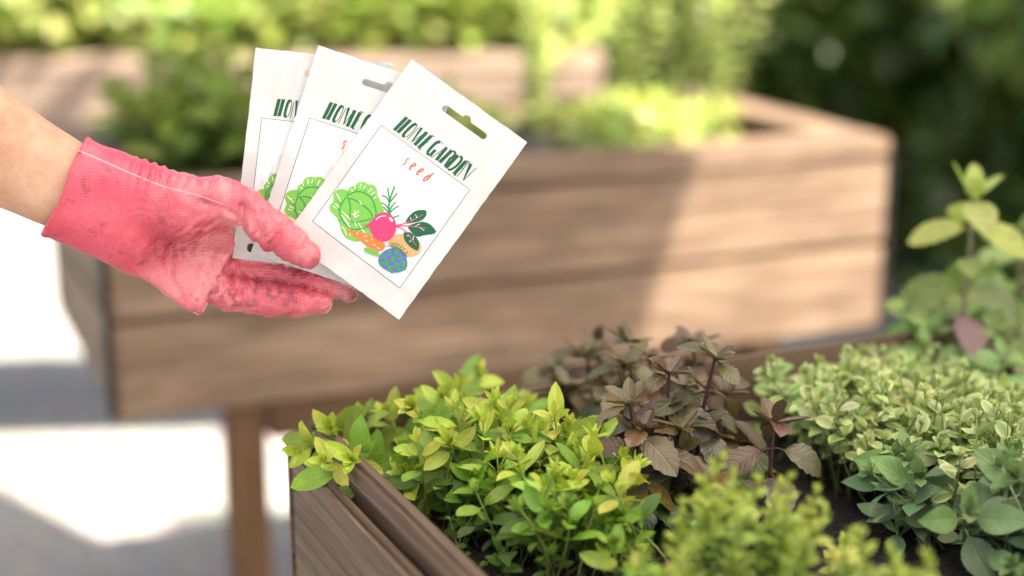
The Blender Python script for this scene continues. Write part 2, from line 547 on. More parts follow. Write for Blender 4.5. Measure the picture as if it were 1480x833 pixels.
class Plant:
    def __init__(self):
        self.V = []; self.F = []; self.U = []; self.C = []; self.nv = 0
        self.sV = []; self.sF = []; self.sC = []; self.snv = 0

    def leaf(self, o, d, up, L, W, c, shape='ovate', n=8, m=5, fold=0.25, curl=0.3, twist=0.0, serr=0.0, tipc=None, wav=0.0):
        t, w = profile(shape, n)
        a = np.linspace(-1, 1, m)
        T, A = np.meshgrid(t, a, indexing='ij')
        Wd = w[:, None] * np.ones_like(A)
        if serr:
            Wd = Wd * (1 + serr * np.where(np.arange(n) % 2 == 0, 1, -1)[:, None] * (np.abs(A) > 0.9))
        X = A * Wd * W / 2
        ang = curl * T
        Y = L * np.where(np.abs(curl) > 1e-3, np.sin(ang) / (curl if abs(curl) > 1e-3 else 1), T)
        Zc = -L * (1 - np.cos(ang)) / (curl if abs(curl) > 1e-3 else 1)
        Z = Zc + np.abs(X) * fold - (X ** 2) * 0.6 * fold / max(W, 1e-4)
        if wav:
            ph = random.uniform(0, 6)
            Z = Z + wav * W * np.sin(T * 9 + ph + A) * np.abs(A)
        if twist:
            ct, st = np.cos(twist * T), np.sin(twist * T)
            X, Z = X * ct - (Z - Zc) * st, Zc + X * st + (Z - Zc) * ct
        d = d.normalized()
        x = d.cross(up)
        if x.length < 1e-4: x = Vector((1, 0, 0))
        x.normalize(); z = x.cross(d)
        B = np.array([list(x), list(d), list(z)])
        P = np.stack([X, Y, Z], -1).reshape(-1, 3) @ B + np.array(list(o))
        self.V.append(P)
        i = (np.arange(n - 1)[:, None] * m + np.arange(m - 1)[None, :])
        F = np.stack([i, i + 1, i + m + 1, i + m], -1).reshape(-1, 4) + self.nv
        self.F.append(F)
        self.U.append(np.stack([A / 2 + 0.5, T], -1).reshape(-1, 2))
        cc = np.ones((n * m, 3)) * np.array(c)
        if tipc is not None:
            f = (T.reshape(-1, 1)) ** 1.5
            cc = cc * (1 - f) + np.array(tipc) * f
        self.C.append(cc)
        self.nv += n * m

    def tube(self, pts, r0, r1, c0, c1, k=6):
        pts = [Vector(p) for p in pts]
        n = len(pts)
        V = []; C = []
        for i, p in enumerate(pts):
            d = (pts[min(i + 1, n - 1)] - pts[max(i - 1, 0)]).normalized()
            x = d.cross(Vector((0.3, 1, 0.1))).normalized(); y = d.cross(x)
            f = i / (n - 1); r = r0 * (1 - f) + r1 * f
            for j in range(k):
                a = 2 * math.pi * j / k
                V.append(p + x * (r * math.cos(a)) + y * (r * math.sin(a)))
                C.append([c0[q] * (1 - f) + c1[q] * f for q in range(3)])
        F = []
        for i in range(n - 1):
            for j in range(k):
                F.append([self.snv + i * k + j, self.snv + i * k + (j + 1) % k, self.snv + (i + 1) * k + (j + 1) % k, self.snv + (i + 1) * k + j])
        self.sV += [list(v) for v in V]; self.sF += F; self.sC += C
        self.snv += n * k

    def stem(self, base, tip, nodes, L, W, cols, shape='ovate', r=0.0012, phase=None, lean=0.0, elev=(0.15, 0.9), start=0.25,
             petiole=0.2, fold=0.3, curl=(0.2, 0.6), scol=((0.1, 0.12, 0.03), (0.2, 0.25, 0.05)), jit=0.25, serr=0.0, n=8, m=5,
             sizes=None, bend=0.15, tipset=2, tipc=None, wav=0.0, tip_el=.75, tip_s=1.0, face=0.2, cjit=0.15, axil=0.0):
        base = Vector(base); tip = Vector(tip)
        H = (tip - base)
        side = H.cross(Vector((random.uniform(-1, 1), random.uniform(-1, 1), 0.2))).normalized() * H.length * bend * random.uniform(-1, 1)
        P = lambda f: base + H * f + side * math.sin(f * math.pi)
        np_ = 7
        self.tube([P(i / np_) for i in range(np_ + 1)], r, r * 0.55, scol[0], scol[1])
        ph = random.uniform(0, math.pi) if phase is None else phase
        for i in range(nodes):
            f = start + (1 - start) * (i / max(1, nodes - 1))
            p = P(f)
            ax = (P(min(1, f + .02)) - P(max(0, f - .02))).normalized()
            x = ax.cross(Vector((0, 1, 0.01))).normalized(); y = x.cross(ax)
            if sizes: sz = sizes[min(i, len(sizes) - 1)]
            else:
                g = i / max(1, nodes - 1)
                sz = 0.65 + 0.5 * math.sin(min(1, g * 1.25) * math.pi * 0.8) if g < 0.8 else 0.9 - (g - .8) * 2.0
            for k in range(2):
                a = ph + k * math.pi + random.gauss(0, jit)
                out = (x * math.cos(a) + y * math.sin(a))
                g = i / max(1, nodes - 1)
                el = elev[0] * (1 - g) + elev[1] * g + random.gauss(0, 0.15)
                d = out * math.cos(el) + ax * math.sin(el)
                up = ax * math.cos(el) - out * math.sin(el)
                up = up + Vector((random.gauss(0, .25), random.gauss(0, .25) - face, 0))
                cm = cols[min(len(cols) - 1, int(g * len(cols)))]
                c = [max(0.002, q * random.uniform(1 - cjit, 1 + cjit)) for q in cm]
                s = sz * random.uniform(0.82, 1.15)
                pe = petiole * L * s
                o = p + d * pe
                if petiole > 0.1:
                    self.tube([p, p + d * pe * .5 + ax * pe * 0.1, o], r * .5, r * .35, scol[1], scol[1], 4)
                self.leaf(o, d, up, L * s, W * s, c, shape, n, m, fold * random.uniform(.4, 1.4), random.uniform(*curl), random.gauss(0, .25), serr,
                          tipc, wav)
                if axil and random.random() < axil:      # small new leaves in the axil
                    for kk in range(2):
                        d2 = (d + ax * 1.2 + Vector((random.gauss(0, .4), random.gauss(0, .4), 0))).normalized()
                        self.leaf(p + d2 * .002, d2, up, L * .45, W * .4, cols[-1], shape, 6, 3, .4, .2)
            ph += math.pi / 2
        ax = (P(1) - P(.95)).normalized()
        for k in range(tipset * 2):
            a = ph + k * math.pi / 2 + random.gauss(0, .2)
            x = ax.cross(Vector((0, 1, 0.01))).normalized(); y = x.cross(ax)
            out = x * math.cos(a) + y * math.sin(a)
            el = tip_el + 0.15 * k
            d = out * math.cos(el) + ax * math.sin(el)
            up = ax * math.cos(el) - out * math.sin(el)
            c = [q * random.uniform(.9, 1.1) for q in cols[-1]]
            self.leaf(P(1), d, up, L * tip_s * random.uniform(.35, .6), W * tip_s * random.uniform(.3, .5), c, shape, max(5, n - 2), m, .6, -.2, 0, serr, tipc)

    def build(self, name, label, cat, loc, leaf_m, group=None, shoots=None):
        root = empty(name, loc)
        tag(root, label, cat, group)
        for sh in (shoots or []):            # every upright shoot: a stem that carries its own leaves
            o_ = np.array(list(loc))
            st = link('stem', mesh_np('stem', np.array(sh.sV) - o_, np.array(sh.sF), None, np.array(sh.sC)), M_stem, root, True)
            link('foliage', mesh_np('foliage', np.concatenate(sh.V) - o_, np.concatenate(sh.F), np.concatenate(sh.U), np.concatenate(sh.C)), leaf_m, st, True)
        if not self.V: return root
        off = np.array(list(loc))
        if self.sV:
            me = mesh_np('stem', np.array(self.sV) - off, np.array(self.sF), None, np.array(self.sC))
            link('stem', me, M_stem, root, True)
        me = mesh_np('foliage', np.concatenate(self.V) - off, np.concatenate(self.F), np.concatenate(self.U), np.concatenate(self.C))
        link('foliage', me, leaf_m, root, True)
        return root


def scatter(poly, n, srange, trange, hrange, z0=SOIL1, hs=None):
    """stems whose tips lie in the outline of the clump"""
    out = []
    tries = 0
    while len(out) < n and tries < 60000:
        tries += 1
        s = random.uniform(*srange); t = random.uniform(*trange); h = random.uniform(*hrange) * (hs(s, t) if hs else 1)
        p = b1(s, t, z0)
        q = p + Vector((random.gauss(0, .018), random.gauss(0, .018), h))
        u, v, d = project(q)
        if inside(poly, u, v):
            out.append((p, q, s, t))
    return out


# golden oregano: the lime mound at the planter's left corner
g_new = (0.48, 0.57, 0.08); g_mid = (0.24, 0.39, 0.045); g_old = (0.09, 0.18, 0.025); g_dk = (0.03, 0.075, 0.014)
pl = Plant()
poly = [(470, 645), (520, 630), (590, 605), (650, 590), (715, 580), (790, 595), (870, 625), (925, 690), (915, 760), (880, 800), (790, 830), (745, 765), (700, 800), (640, 800), (625, 760), (530, 680)]
for (p, q, s, t) in scatter(poly, 92, (0.05, 0.42), (0.05, 0.40), (0.05, 0.105), hs=lambda s, t: max(.2, 1.12 - 3.6 * max(0, t - .08))):
    if s < .085 and t > .13: continue
    h = q.z - p.z
    big = h > 0.06
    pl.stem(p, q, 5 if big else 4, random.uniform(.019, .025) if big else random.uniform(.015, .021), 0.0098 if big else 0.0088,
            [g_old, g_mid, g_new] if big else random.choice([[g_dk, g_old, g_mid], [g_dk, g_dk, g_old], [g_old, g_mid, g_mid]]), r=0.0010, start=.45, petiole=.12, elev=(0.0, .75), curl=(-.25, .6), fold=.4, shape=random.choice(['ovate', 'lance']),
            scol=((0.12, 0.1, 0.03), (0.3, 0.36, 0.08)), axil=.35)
# named shoots: the ones that make the outline
for (u, v, d, bu, bv, hh) in [(690, 545, 1.13, 640, 640, .9), (598, 590, 1.02, 615, 690, 1), (640, 575, 1.07, 650, 680, 1), (665, 560, 1.1, 660, 660, 1), (478, 620, 1.04, 545, 690, 1),
                              (435, 650, 1.04, 545, 690, 1), (510, 665, 1.0, 570, 715, 1), (470, 665, 1.0, 560, 710, 1), (560, 600, 1.08, 590, 690, 1), (700, 665, 1.02, 720, 715, 1),
                              (590, 690, 1.02, 620, 740, 1), (860, 700, 0.99, 880, 750, 1), (790, 740, 0.98, 800, 790, 1), (745, 690, 1.01, 760, 740, 1),
                              (755, 590, 1.12, 760, 680, 1), (880, 745, 0.9700000000000001, 880, 795, 1), (650, 640, 1.0, 660, 740, 1), (520, 610, 1.07, 560, 690, 1)]:
    tip = at(u, v, d)
    b0 = at_z(bu, bv, SOIL1)
    b0 = Vector((b0.x, b0.y, SOIL1))
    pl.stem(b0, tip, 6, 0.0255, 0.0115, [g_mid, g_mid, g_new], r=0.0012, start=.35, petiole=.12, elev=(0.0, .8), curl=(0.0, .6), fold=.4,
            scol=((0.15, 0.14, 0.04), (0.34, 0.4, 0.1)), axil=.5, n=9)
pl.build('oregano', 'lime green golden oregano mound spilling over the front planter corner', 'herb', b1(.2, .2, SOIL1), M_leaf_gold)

# purple mint: bronze upright shoots in the middle
pm = [(0.05, 0.085, 0.018), (0.105, 0.066, 0.036), (0.135, 0.085, 0.052)]
pm_tip = [(0.06, 0.10, 0.02), (0.095, 0.09, 0.04), (0.15, 0.12, 0.05)]
pl = Plant(); mshoots = []
mint_stems = [(911, 585, 1.00, 12, -30), (967, 540, 1.02, -5, 0), (1033, 520, 1.02, -20, 0), (1118, 612, 1.0, -28, 0), (913, 497, 1.13, 8, 0),
              (1002, 497, 1.16, 0, 0), (850, 520, 1.17, 10, 0), (1050, 570, 1.07, -6, 0), (880, 560, 1.12, 0, 0), (955, 600, 1.06, 5, 0), (820, 560, 1.14, 8, 0), (865, 500, 1.2, 8, 0), (800, 535, 1.2, 5, 0), (940, 520, 1.12, 4, 0), (990, 560, 1.05, 4, 0), (930, 620, 1.0, -4, 0), (985, 620, 1.01, 0, 0), (1020, 600, 1.05, -6, 0), (900, 530, 1.1, 4, 0)]
for i, (u, v, d, dx, ph) in enumerate(mint_stems):
    tip = at(u, v, d)
    b0 = Vector((tip.x + dx * d / FPX * 1.0, tip.y - 0.008, SOIL1 - .004))
    mix = pm if i % 2 else pm_tip
    sh = Plant(); mshoots.append(sh)
    sh.stem(b0, tip, 5, 0.036, 0.0195, mix, 'ovate', r=0.0019, start=.25, petiole=.22, elev=(-.5, .05), curl=(.5, 1.3), fold=.18,
            scol=((0.035, 0.012, 0.014), (0.085, 0.03, 0.03)), serr=.07, n=13, m=7, sizes=[.7, .95, 1.0, .9, .65], bend=.05, wav=.03, cjit=.18, axil=.4, tip_el=.1, tip_s=1.15, face=.5)
for (u, v, d) in [(1000, 650, 1.04), (960, 660, 1.05), (1045, 640, 1.06), (940, 690, 1.0), (1095, 660, 1.02), (1070, 690, .99)]:  # low old leaves
    for k in range(3):
        o = at(u + random.gauss(0, 15), v + random.gauss(0, 12), d)
        a = random.uniform(0, 6.28)
        pl.leaf(o, Vector((math.cos(a), math.sin(a), -.5)), Vector((0, 0, 1)), .026, .018, random.choice([(0.13, .11, .03), (.1, .13, .03), (.2, .13, .03)]),
                'round', 9, 5, .1, .6, 0)
pl.build('mint', 'purple bronze mint with dark upright stems between the green herbs', 'herb', b1(.33, .2, SOIL1), M_leaf_mint, shoots=mshoots)

# variegated oregano: pale low carpet at the back right
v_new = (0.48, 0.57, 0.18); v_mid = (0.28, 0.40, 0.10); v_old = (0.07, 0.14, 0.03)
pl = Plant()
poly = [(1070, 535), (1150, 512), (1290, 505), (1390, 520), (1480, 560), (1540, 620), (1480, 660), (1320, 665), (1200, 640), (1110, 590)]
for (p, q, s, t) in scatter(poly, 270, (0.33, 0.95), (0.05, 0.36), (0.025, 0.085)):
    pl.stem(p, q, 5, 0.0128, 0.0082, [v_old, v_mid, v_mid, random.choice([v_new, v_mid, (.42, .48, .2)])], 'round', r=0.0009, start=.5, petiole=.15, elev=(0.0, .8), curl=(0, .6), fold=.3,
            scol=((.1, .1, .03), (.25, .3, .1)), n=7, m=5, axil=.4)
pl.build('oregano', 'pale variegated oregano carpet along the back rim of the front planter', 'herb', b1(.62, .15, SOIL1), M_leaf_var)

# grey green oregano in the right foreground
y_new = (0.2, 0.30, 0.11); y_mid = (0.13, 0.215, 0.10); y_old = (0.06, 0.105, 0.05)
pl = Plant()
poly = [(1210, 670), (1290, 650), (1400, 690), (1480, 650), (1600, 640), (1600, 900), (1290, 880), (1290, 790), (1230, 740)]
for (p, q, s, t) in scatter(poly, 60, (0.33, 0.9), (0.2, 0.55), (0.02, 0.075)):
    pl.stem(p, q, 4, 0.021, 0.0125, [y_old, y_mid, y_mid, y_new], 'ell', r=0.0012, start=.35, petiole=.2, elev=(-.1, .7), curl=(0.1, .8), fold=.3,
            scol=((.12, .1, .06), (.25, .3, .14)), n=9, m=5, axil=.3)
for (u, v, d, bu, bv) in [(1330, 690, .99, 1340, 770), (1290, 720, 1.0, 1300, 790), (1400, 740, .93, 1400, 830), (1470, 690, .93, 1470, 780), (1310, 655, 1.02, 1310, 740)]:
    tip = at(u, v, d); b0 = at_z(bu, bv, SOIL1)
    pl.stem(Vector((b0.x, b0.y, SOIL1)), tip, 4, .027, .016, [y_mid, y_mid, y_new], 'ell', r=.0013, start=.4, petiole=.2, elev=(-.1, .7), curl=(0, .7), fold=.3,
            scol=((.12, .1, .06), (.28, .33, .14)), n=10, m=5, axil=.6)
pl.build('oregano', 'grey green oregano with dull rounded leaves at the right front', 'herb', b1(.5, .36, SOIL1), M_leaf_grey)

# lemon thyme, close to the lens
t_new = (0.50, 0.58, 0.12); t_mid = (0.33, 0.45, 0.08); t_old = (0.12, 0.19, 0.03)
pl = Plant()
poly = [(1010, 690), (1050, 660), (1110, 700), (1180, 690), (1215, 740), (1280, 800), (1290, 900), (920, 900), (960, 830), (1000, 770)]
for (p, q, s, t) in scatter(poly, 6, (0.24, 0.62), (0.24, 0.56), (0.03, 0.08)):
    if project(q)[2] > 0.93: continue
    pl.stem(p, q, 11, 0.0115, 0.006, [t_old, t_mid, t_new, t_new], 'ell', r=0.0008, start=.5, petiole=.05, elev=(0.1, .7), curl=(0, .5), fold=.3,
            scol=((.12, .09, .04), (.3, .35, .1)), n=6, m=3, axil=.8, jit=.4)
for (u, v, d) in [(1060, 690, .85), (1075, 720, .84), (1030, 730, .84), (1120, 730, .84), (1160, 745, .83), (1000, 790, .82), (1040, 665, .86), (1015, 700, .85), (1095, 700, .84), (1180, 715, .83), (1230, 775, .8), (1290, 800, .78), (1340, 810, .78), (985, 760, .83),
                  (1140, 695, .86), (930, 800, .82)]:
  for kk in range(2):
    tip = at(u + random.gauss(0, 26) * (kk > 0), v + abs(random.gauss(0, 45)) * (kk > 0), d + random.gauss(0, .012))
    b0 = Vector((tip.x + random.gauss(0, .016), tip.y + random.gauss(0, .012), max(SOIL1, tip.z - .11)))
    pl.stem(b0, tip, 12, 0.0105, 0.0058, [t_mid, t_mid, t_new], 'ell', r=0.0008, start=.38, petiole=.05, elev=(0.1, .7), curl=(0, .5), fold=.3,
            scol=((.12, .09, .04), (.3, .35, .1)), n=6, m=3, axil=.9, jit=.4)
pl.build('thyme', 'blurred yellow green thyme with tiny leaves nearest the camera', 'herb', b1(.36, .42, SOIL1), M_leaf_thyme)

# apple mint, tall at the back right
a_new = (0.40, 0.48, 0.13); a_mid = (0.25, 0.36, 0.12); a_old = (0.13, 0.22, 0.06); a_pur = (0.26, 0.16, 0.16)
pl = Plant(); sh = Plant(); ashoots = [sh]
tip = at(1408, 290, 1.27)
b0 = at(1385, 500, 1.27); b0.z = SOIL1
sh.stem(b0, tip, 6, 0.050, 0.027, [a_old, a_pur, (0.22, .26, .1), a_mid, a_new], 'ovate', r=0.0025, phase=0.15, start=.3, petiole=.12, elev=(-.5, .05), curl=(.3, .9), tip_s=1.25, tip_el=.6, face=.9,
        fold=.25, scol=((.16, .12, .07), (.25, .22, .14)), serr=.07, n=13, m=5, sizes=[.8, 1.0, 1.0, .85, .85], bend=.04, tipset=2, jit=.3, axil=.2)
for (u, v, d) in [(1315, 440, 1.30), (1345, 480, 1.28), (1455, 430, 1.32), (1440, 480, 1.26), (1475, 380, 1.38), (1405, 470, 1.3), (1500, 480, 1.25),
                  (1400, 410, 1.4), (1450, 520, 1.2), (1500, 440, 1.3), (1360, 430, 1.33), (1430, 400, 1.35), (1470, 460, 1.28), (1425, 440, 1.31), (1380, 490, 1.3), (1480, 330, 1.36), (1340, 500, 1.25)]:
    tip = at(u, v, d)
    b0 = Vector((tip.x + random.gauss(0, .01), tip.y, SOIL1))
    sh = Plant(); ashoots.append(sh)
    sh.stem(b0, tip, 4, 0.038, 0.023, [a_old, random.choice([a_old, a_pur]), a_mid, a_mid], 'ovate', r=0.0018, start=.35, petiole=.15, elev=(-.4, .3), face=.6,
            curl=(.2, .9), fold=.25, scol=((.14, .11, .06), (.22, .24, .1)), serr=.06, n=11, m=5, bend=.05, tipset=1)
pl.build('mint', 'tall pale mint with big toothed leaves at the far right corner', 'herb', b1(.63, .06, SOIL1), M_leaf_apple, shoots=ashoots)

# young seedlings in the bare soil between the clumps
pl = Plant()
for k in range(26):
    p = at_z(random.uniform(620, 760), random.uniform(740, 850), SOIL1)
    q = p + Vector((random.gauss(0, .01), random.gauss(0, .01), random.uniform(.015, .04)))
    pl.stem(p, q, 3, .011, .007, [g_old, (0.1, .2, .04), (.16, .27, .05)], 'ell', r=.0006, start=.4, petiole=.1, n=6, m=3, tipset=1)
pl.build('oregano', 'small dark green oregano shoots in the bare soil by the left board', 'herb', b1(.12, .36, SOIL1), M_leaf_gold)


# plants of the planter behind and the planter at the back (all far out of focus)
def bushy(label, name, cpos, spread, n, h, L, W, cols, leafm=None, shape='ovate', group=None, nodes=5, curl=(.1, .7), elev=(0, .7)):
    p_ = Plant()
    c = Vector(cpos)
    for k in range(n):
        a = random.uniform(0, 6.28); r_ = spread * math.sqrt(random.random())
        b0 = c + Vector((math.cos(a) * r_ * .6, math.sin(a) * r_ * .6, 0))
        hh = h * random.uniform(.65, 1.1) * (1 - .35 * (r_ / spread) ** 2)
        tip = b0 + Vector((math.cos(a) * r_ * .6 + random.gauss(0, .01), math.sin(a) * r_ * .6 + random.gauss(0, .01), hh))
        p_.stem(b0, tip, nodes, L, W, cols, shape, r=.0018, start=.2, petiole=.12, elev=elev, curl=curl, n=6, m=3)
    return p_.build(name, label, 'plant', c, leafm or M_leaf_bg, group)


dk = [(0.09, 0.14, 0.025), (0.17, 0.25, 0.04), (0.25, 0.34, 0.06)]
lm = [(0.27, 0.33, 0.09), (0.37, 0.43, 0.12), (0.42, 0.48, 0.15)]
pg = [(0.34, 0.42, 0.15), (0.5, 0.57, 0.22), (0.56, 0.62, 0.28)]
bushy('dark green leafy bush directly above the gloved hand', 'leafy_herb', b2(0.17, 0.26, .765), .105, 45, .16, .045, .022, dk)
bushy('small green bush behind the rightmost seed packet', 'leafy_herb', b2(0.45, 0.25, .765), .1, 30, .1, .04, .02, [pg[0], pg[1], pg[1]])
bushy('low bright lime plant beside the sunlit planter rim', 'leafy_herb', b2(0.765, 0.19, .765), .11, 70, .08, .03, .016, lm)
for (s, t, h, lab) in [(0.69, .39, .30, 'shortest pale feathery column plant, nearest the front seed packet'), (0.835, .39, .42, 'pale feathery column plant left of its tallest neighbour'),
                       (.925, .38, .52, 'tallest pale feathery column plant, between two lower ones'), (.985, .36, .46, 'pale feathery column plant nearest the dark shrubs')]:
    p_ = Plant()
    c = b2(s, t, .765)
    for k in range(9):
        b0 = c + Vector((random.gauss(0, .008), random.gauss(0, .008), 0))
        tip = b0 + Vector((random.gauss(0, .012), random.gauss(0, .012), h * random.uniform(.6, 1.05)))
        p_.stem(b0, tip, 18, .026, .008, [pg[0], pg[1], pg[2]], 'lance', r=.0022, start=.06, petiole=.02, elev=(.1, .8), curl=(0, .5), n=5, m=3, axil=.7)
    p_.build('herb_column', lab, 'plant', c, M_leaf_bg, 'tall feathery plants in the planter behind')
labs3 = ['lime green plant at the far left end of the back planter', 'lime green plant above the forearm', 'bright lime plant over the back planter rim above the wrist',
         'lime plant left of the seed packets', 'lime plant directly behind the leftmost packet', 'pale lime plant behind the middle packet',
         'lime plant behind the hanging hole of the front packet', 'rightmost lime plant of the back planter']
for i, lab in enumerate(labs3):
    s = .12 + i * .23
    c = Vector((o3.x + math.cos(ANG3) * s - math.sin(ANG3) * .22, o3.y + math.sin(ANG3) * s + math.cos(ANG3) * .22, .765))
    bushy(lab, 'lime_plant', c, .2, 75, .26 * random.uniform(.85, 1.2), .06, .03, lm if i % 2 else [lm[0], lm[1], (.3, .42, .08)], group='lime plants in the back planter')


# ------------------------------------------------------------------ shrubs and trees beyond
def leaf_cloud(blobs, n, size, cols):
    """n leaf shapes spread near the surface of the blobs"""
    P = []
    wts = np.array([b[1] ** 2 for b in blobs]); wts = wts / wts.sum()
    idx = rng.choice(len(blobs), n, p=wts)
    C = np.array([b[0] for b in blobs])[idx]; Rr = np.array([b[1] for b in blobs])[idx]
    d = rng.normal(size=(n, 3)); d /= np.linalg.norm(d, axis=1)[:, None]
    rad = Rr * (0.55 + 0.5 * rng.random(n) ** 0.6)
    O = C + d * rad[:, None]
    dirv = d + rng.normal(size=(n, 3)) * .7 + np.array([0, 0, -.3]); dirv /= np.linalg.norm(dirv, axis=1)[:, None]
    up = rng.normal(size=(n, 3)) * .6 + d + np.array([0, 0, .8])
    x = np.cross(dirv, up); x /= np.linalg.norm(x, axis=1)[:, None] + 1e-9
    z = np.cross(x, dirv)
    L = size * (0.6 + .8 * rng.random(n)); W = L * .5
    T = np.array([[0, 0, 0], [-.5, .4, .12], [0, .45, 0], [.5, .4, .12], [0, 1, -.12]])
    V = O[:, None, :] + T[None, :, 0, None] * (x * W[:, None])[:, None, :] + T[None, :, 1, None] * (dirv * L[:, None])[:, None, :] + T[None, :, 2, None] * (z * L[:, None])[:, None, :]
    base = np.arange(n)[:, None] * 5
    F = np.stack([np.concatenate([base + 0, base + 2, base + 1], 1), np.concatenate([base + 0, base + 3, base + 2], 1),
                  np.concatenate([base + 1, base + 2, base + 4], 1), np.concatenate([base + 2, base + 3, base + 4], 1)], 1).reshape(-1, 3)
    uv = np.tile(np.array([[.5, 0], [0, .4], [.5, .45], [1, .4], [.5, 1]]), (n, 1))
    cc = np.array(cols)[rng.integers(0, len(cols), n)] * (0.75 + .5 * rng.random((n, 1)))
    return V.reshape(-1, 3), F, uv, np.repeat(cc, 5, 0)


def shrub(label, x, y, w, h, n, size, cols, group, name='shrub', cat='shrub', m=None):
    root = empty(name, (x, y, 0)); tag(root, label, cat, group)
    blobs = []
    for k in range(26):
        a = random.uniform(0, 6.28); rr = w * .5 * math.sqrt(random.random()) * .8; zz = random.uniform(.1, .9) * h
        blobs.append(((math.cos(a) * rr, math.sin(a) * rr, zz), random.uniform(.16, .3) * min(w, h)))
    V, F, uv, c = leaf_cloud(blobs, n, size, cols)
    V = V[:, :]
    V[:, 2] = np.maximum(V[:, 2], .02)
    link('foliage', mesh_np('foliage', V, F, uv, c), m or M_leaf_dark, root)
    p_ = Plant()
    for k in range(5):
        a = random.uniform(0, 6.28)
        p_.tube([(0, 0, 0), (math.cos(a) * w * .12, math.sin(a) * w * .12, h * .4), (math.cos(a) * w * .3, math.sin(a) * w * .3, h * .85)], .025, .006, (.08, .06, .04), (.06, .06, .03))
    link('stem', mesh_np('stem', np.array(p_.sV), np.array(p_.sF), None, np.array(p_.sC)), M_stem, root, True)
    return root


def tree(label, x, y, h, cr, n, size, cols, group):
    root = empty('tree', (x, y, 0)); tag(root, label, 'tree', group)
    p_ = Plant()
    p_.tube([(0, 0, 0), (.05, 0, h * .3), (-.03, .06, h * .6), (0, 0, h * .9)], .16, .04, (.09, .07, .05), (.08, .06, .045), 10)
    blobs = []
    for k in range(30):
        a = random.uniform(0, 6.28); rr = cr * math.sqrt(random.random()) * .85; zz = h * random.uniform(.35, 1)
        c = (math.cos(a) * rr, math.sin(a) * rr, zz)
        blobs.append((c, random.uniform(.22, .42) * cr))
        if k < 12:
            p_.tube([(0, 0, h * .3 + k * h * .04), (c[0] * .5, c[1] * .5, (h * .35 + zz) / 2), c], .05, .012, (.08, .06, .045), (.07, .06, .04), 6)
    link('trunk', mesh_np('trunk', np.array(p_.sV), np.array(p_.sF), None, np.array(p_.sC)), M_stem, root, True)
    V, F, uv, c = leaf_cloud(blobs, n, size, cols)
    link('crown', mesh_np('crown', V, F, uv, c), M_leaf_dark, root)
    return root


ev = [(0.035, 0.075, 0.009), (0.055, 0.11, 0.014), (0.085, 0.15, 0.02), (0.13, 0.19, 0.03)]
mg = [(0.10, 0.16, 0.04), (0.16, 0.23, 0.06), (0.22, 0.29, 0.08)]
GS = 'shrubs beyond the planters'
shrub('dark evergreen shrub right of the sunlit planter end', 1.45, 3.6, 1.3, 1.5, 9000, .08, ev, GS)
shrub('dark evergreen shrub filling the right edge of the photo', 2.15, 4.2, 1.4, 1.9, 9000, .09, ev, GS)
shrub('dark shrub at the top right, behind the two nearer dark ones', 1.9, 5.4, 1.6, 2.0, 9000, .09, ev + mg[:1], GS)
shrub('dark green shrub behind the feathery columns', .95, 4.9, 1.3, 1.4, 8000, .08, ev, GS)
shrub('mid green shrub behind the back planter right end', .25, 5.0, 1.1, 1.0, 6000, .07, mg, GS, m=M_leaf_bg)
for k, (x, y, lab) in enumerate([(4.6, 3.6, 'evergreen tree standing nearest on the right, above the dark shrubs'), (5.0, 5.8, 'evergreen tree on the right behind the nearest one'),
                                 (3.4, 8.4, 'evergreen tree far behind the dark shrubs')]):
    tree(lab, x, y, 4.2, 1.4, 9000, .13, ev, 'trees on the right')
for k, (x, lab) in enumerate([(-2.6, 'sunny shrub at the far left lawn edge'), (-1.4, 'sunny shrub on the lawn edge above the forearm'), (-.5, 'sunny shrub on the lawn behind the packets')]):
    shrub(lab, x, 7.2 + .3 * k, 1.5, 1.1, 6000, .09, [(0.34, .42, .13), (.42, .48, .16), (.26, .34, .1)], 'sunny shrubs on the lawn', m=M_leaf_bg)


# ------------------------------------------------------------------ seed packets
PW, PH = 88.0, 135.0                      # mm
TLp = np.array([595., 87.]); EX = np.array([168., 120.]); EY = np.array([-186., 254.])
PPMM_X = np.hypot(*EX) / PW; PPMM_Y = np.hypot(*EY) / PH


def loc2(p):
    """photo pixel on the front packet -> packet millimetres (x right, y down)"""
    q = np.array(p, float) - TLp
    A = np.array([EX / PW, EY / PH]).T
    r = np.linalg.solve(A, q)
    return (float(r[0]), float(r[1]))


ti = lambda x, y: loc2((x / 3.967 + 440, y / 3.967 + 230))      # measured on an enlargement of the drawing
tt = lambda x, y: loc2((x / 4.9 + 540, y / 4.9 + 130))          # measured on an enlargement of the lettering


def paper_z(x, y, k):
    """gentle bulge and creases of the filled paper packet, in mm towards the viewer"""
    fx, fy = x / PW, y / PH
    b = 2.6 * (4 * fx * (1 - fx)) * max(0., min(1., (fy - .18) * 3)) * (1 if fy < .85 else max(0, (1 - fy) / .15))
    b += 0.55 * math.sin(fx * 9 + fy * 5 + k * 2) + .45 * math.sin(fx * 4 - fy * 11 + k) + .25 * math.sin(fx * 17 + fy * 13 + k)
    b += (1.5 + k) * (fx - .5) ** 2 * (1 if k else 0.6)
    return b


def chaikin(pts, it=2, closed=True):
    for _ in range(it):
        o = []
        n = len(pts)
        rg = range(n) if closed else range(n - 1)
        if not closed: o.append(pts[0])
        for i in rg:
            a, b = pts[i], pts[(i + 1) % n]
            o.append((a[0] * .75 + b[0] * .25, a[1] * .75 + b[1] * .25)); o.append((a[0] * .25 + b[0] * .75, a[1] * .25 + b[1] * .75))
        if not closed: o.append(pts[-1])
        pts = o
    return pts


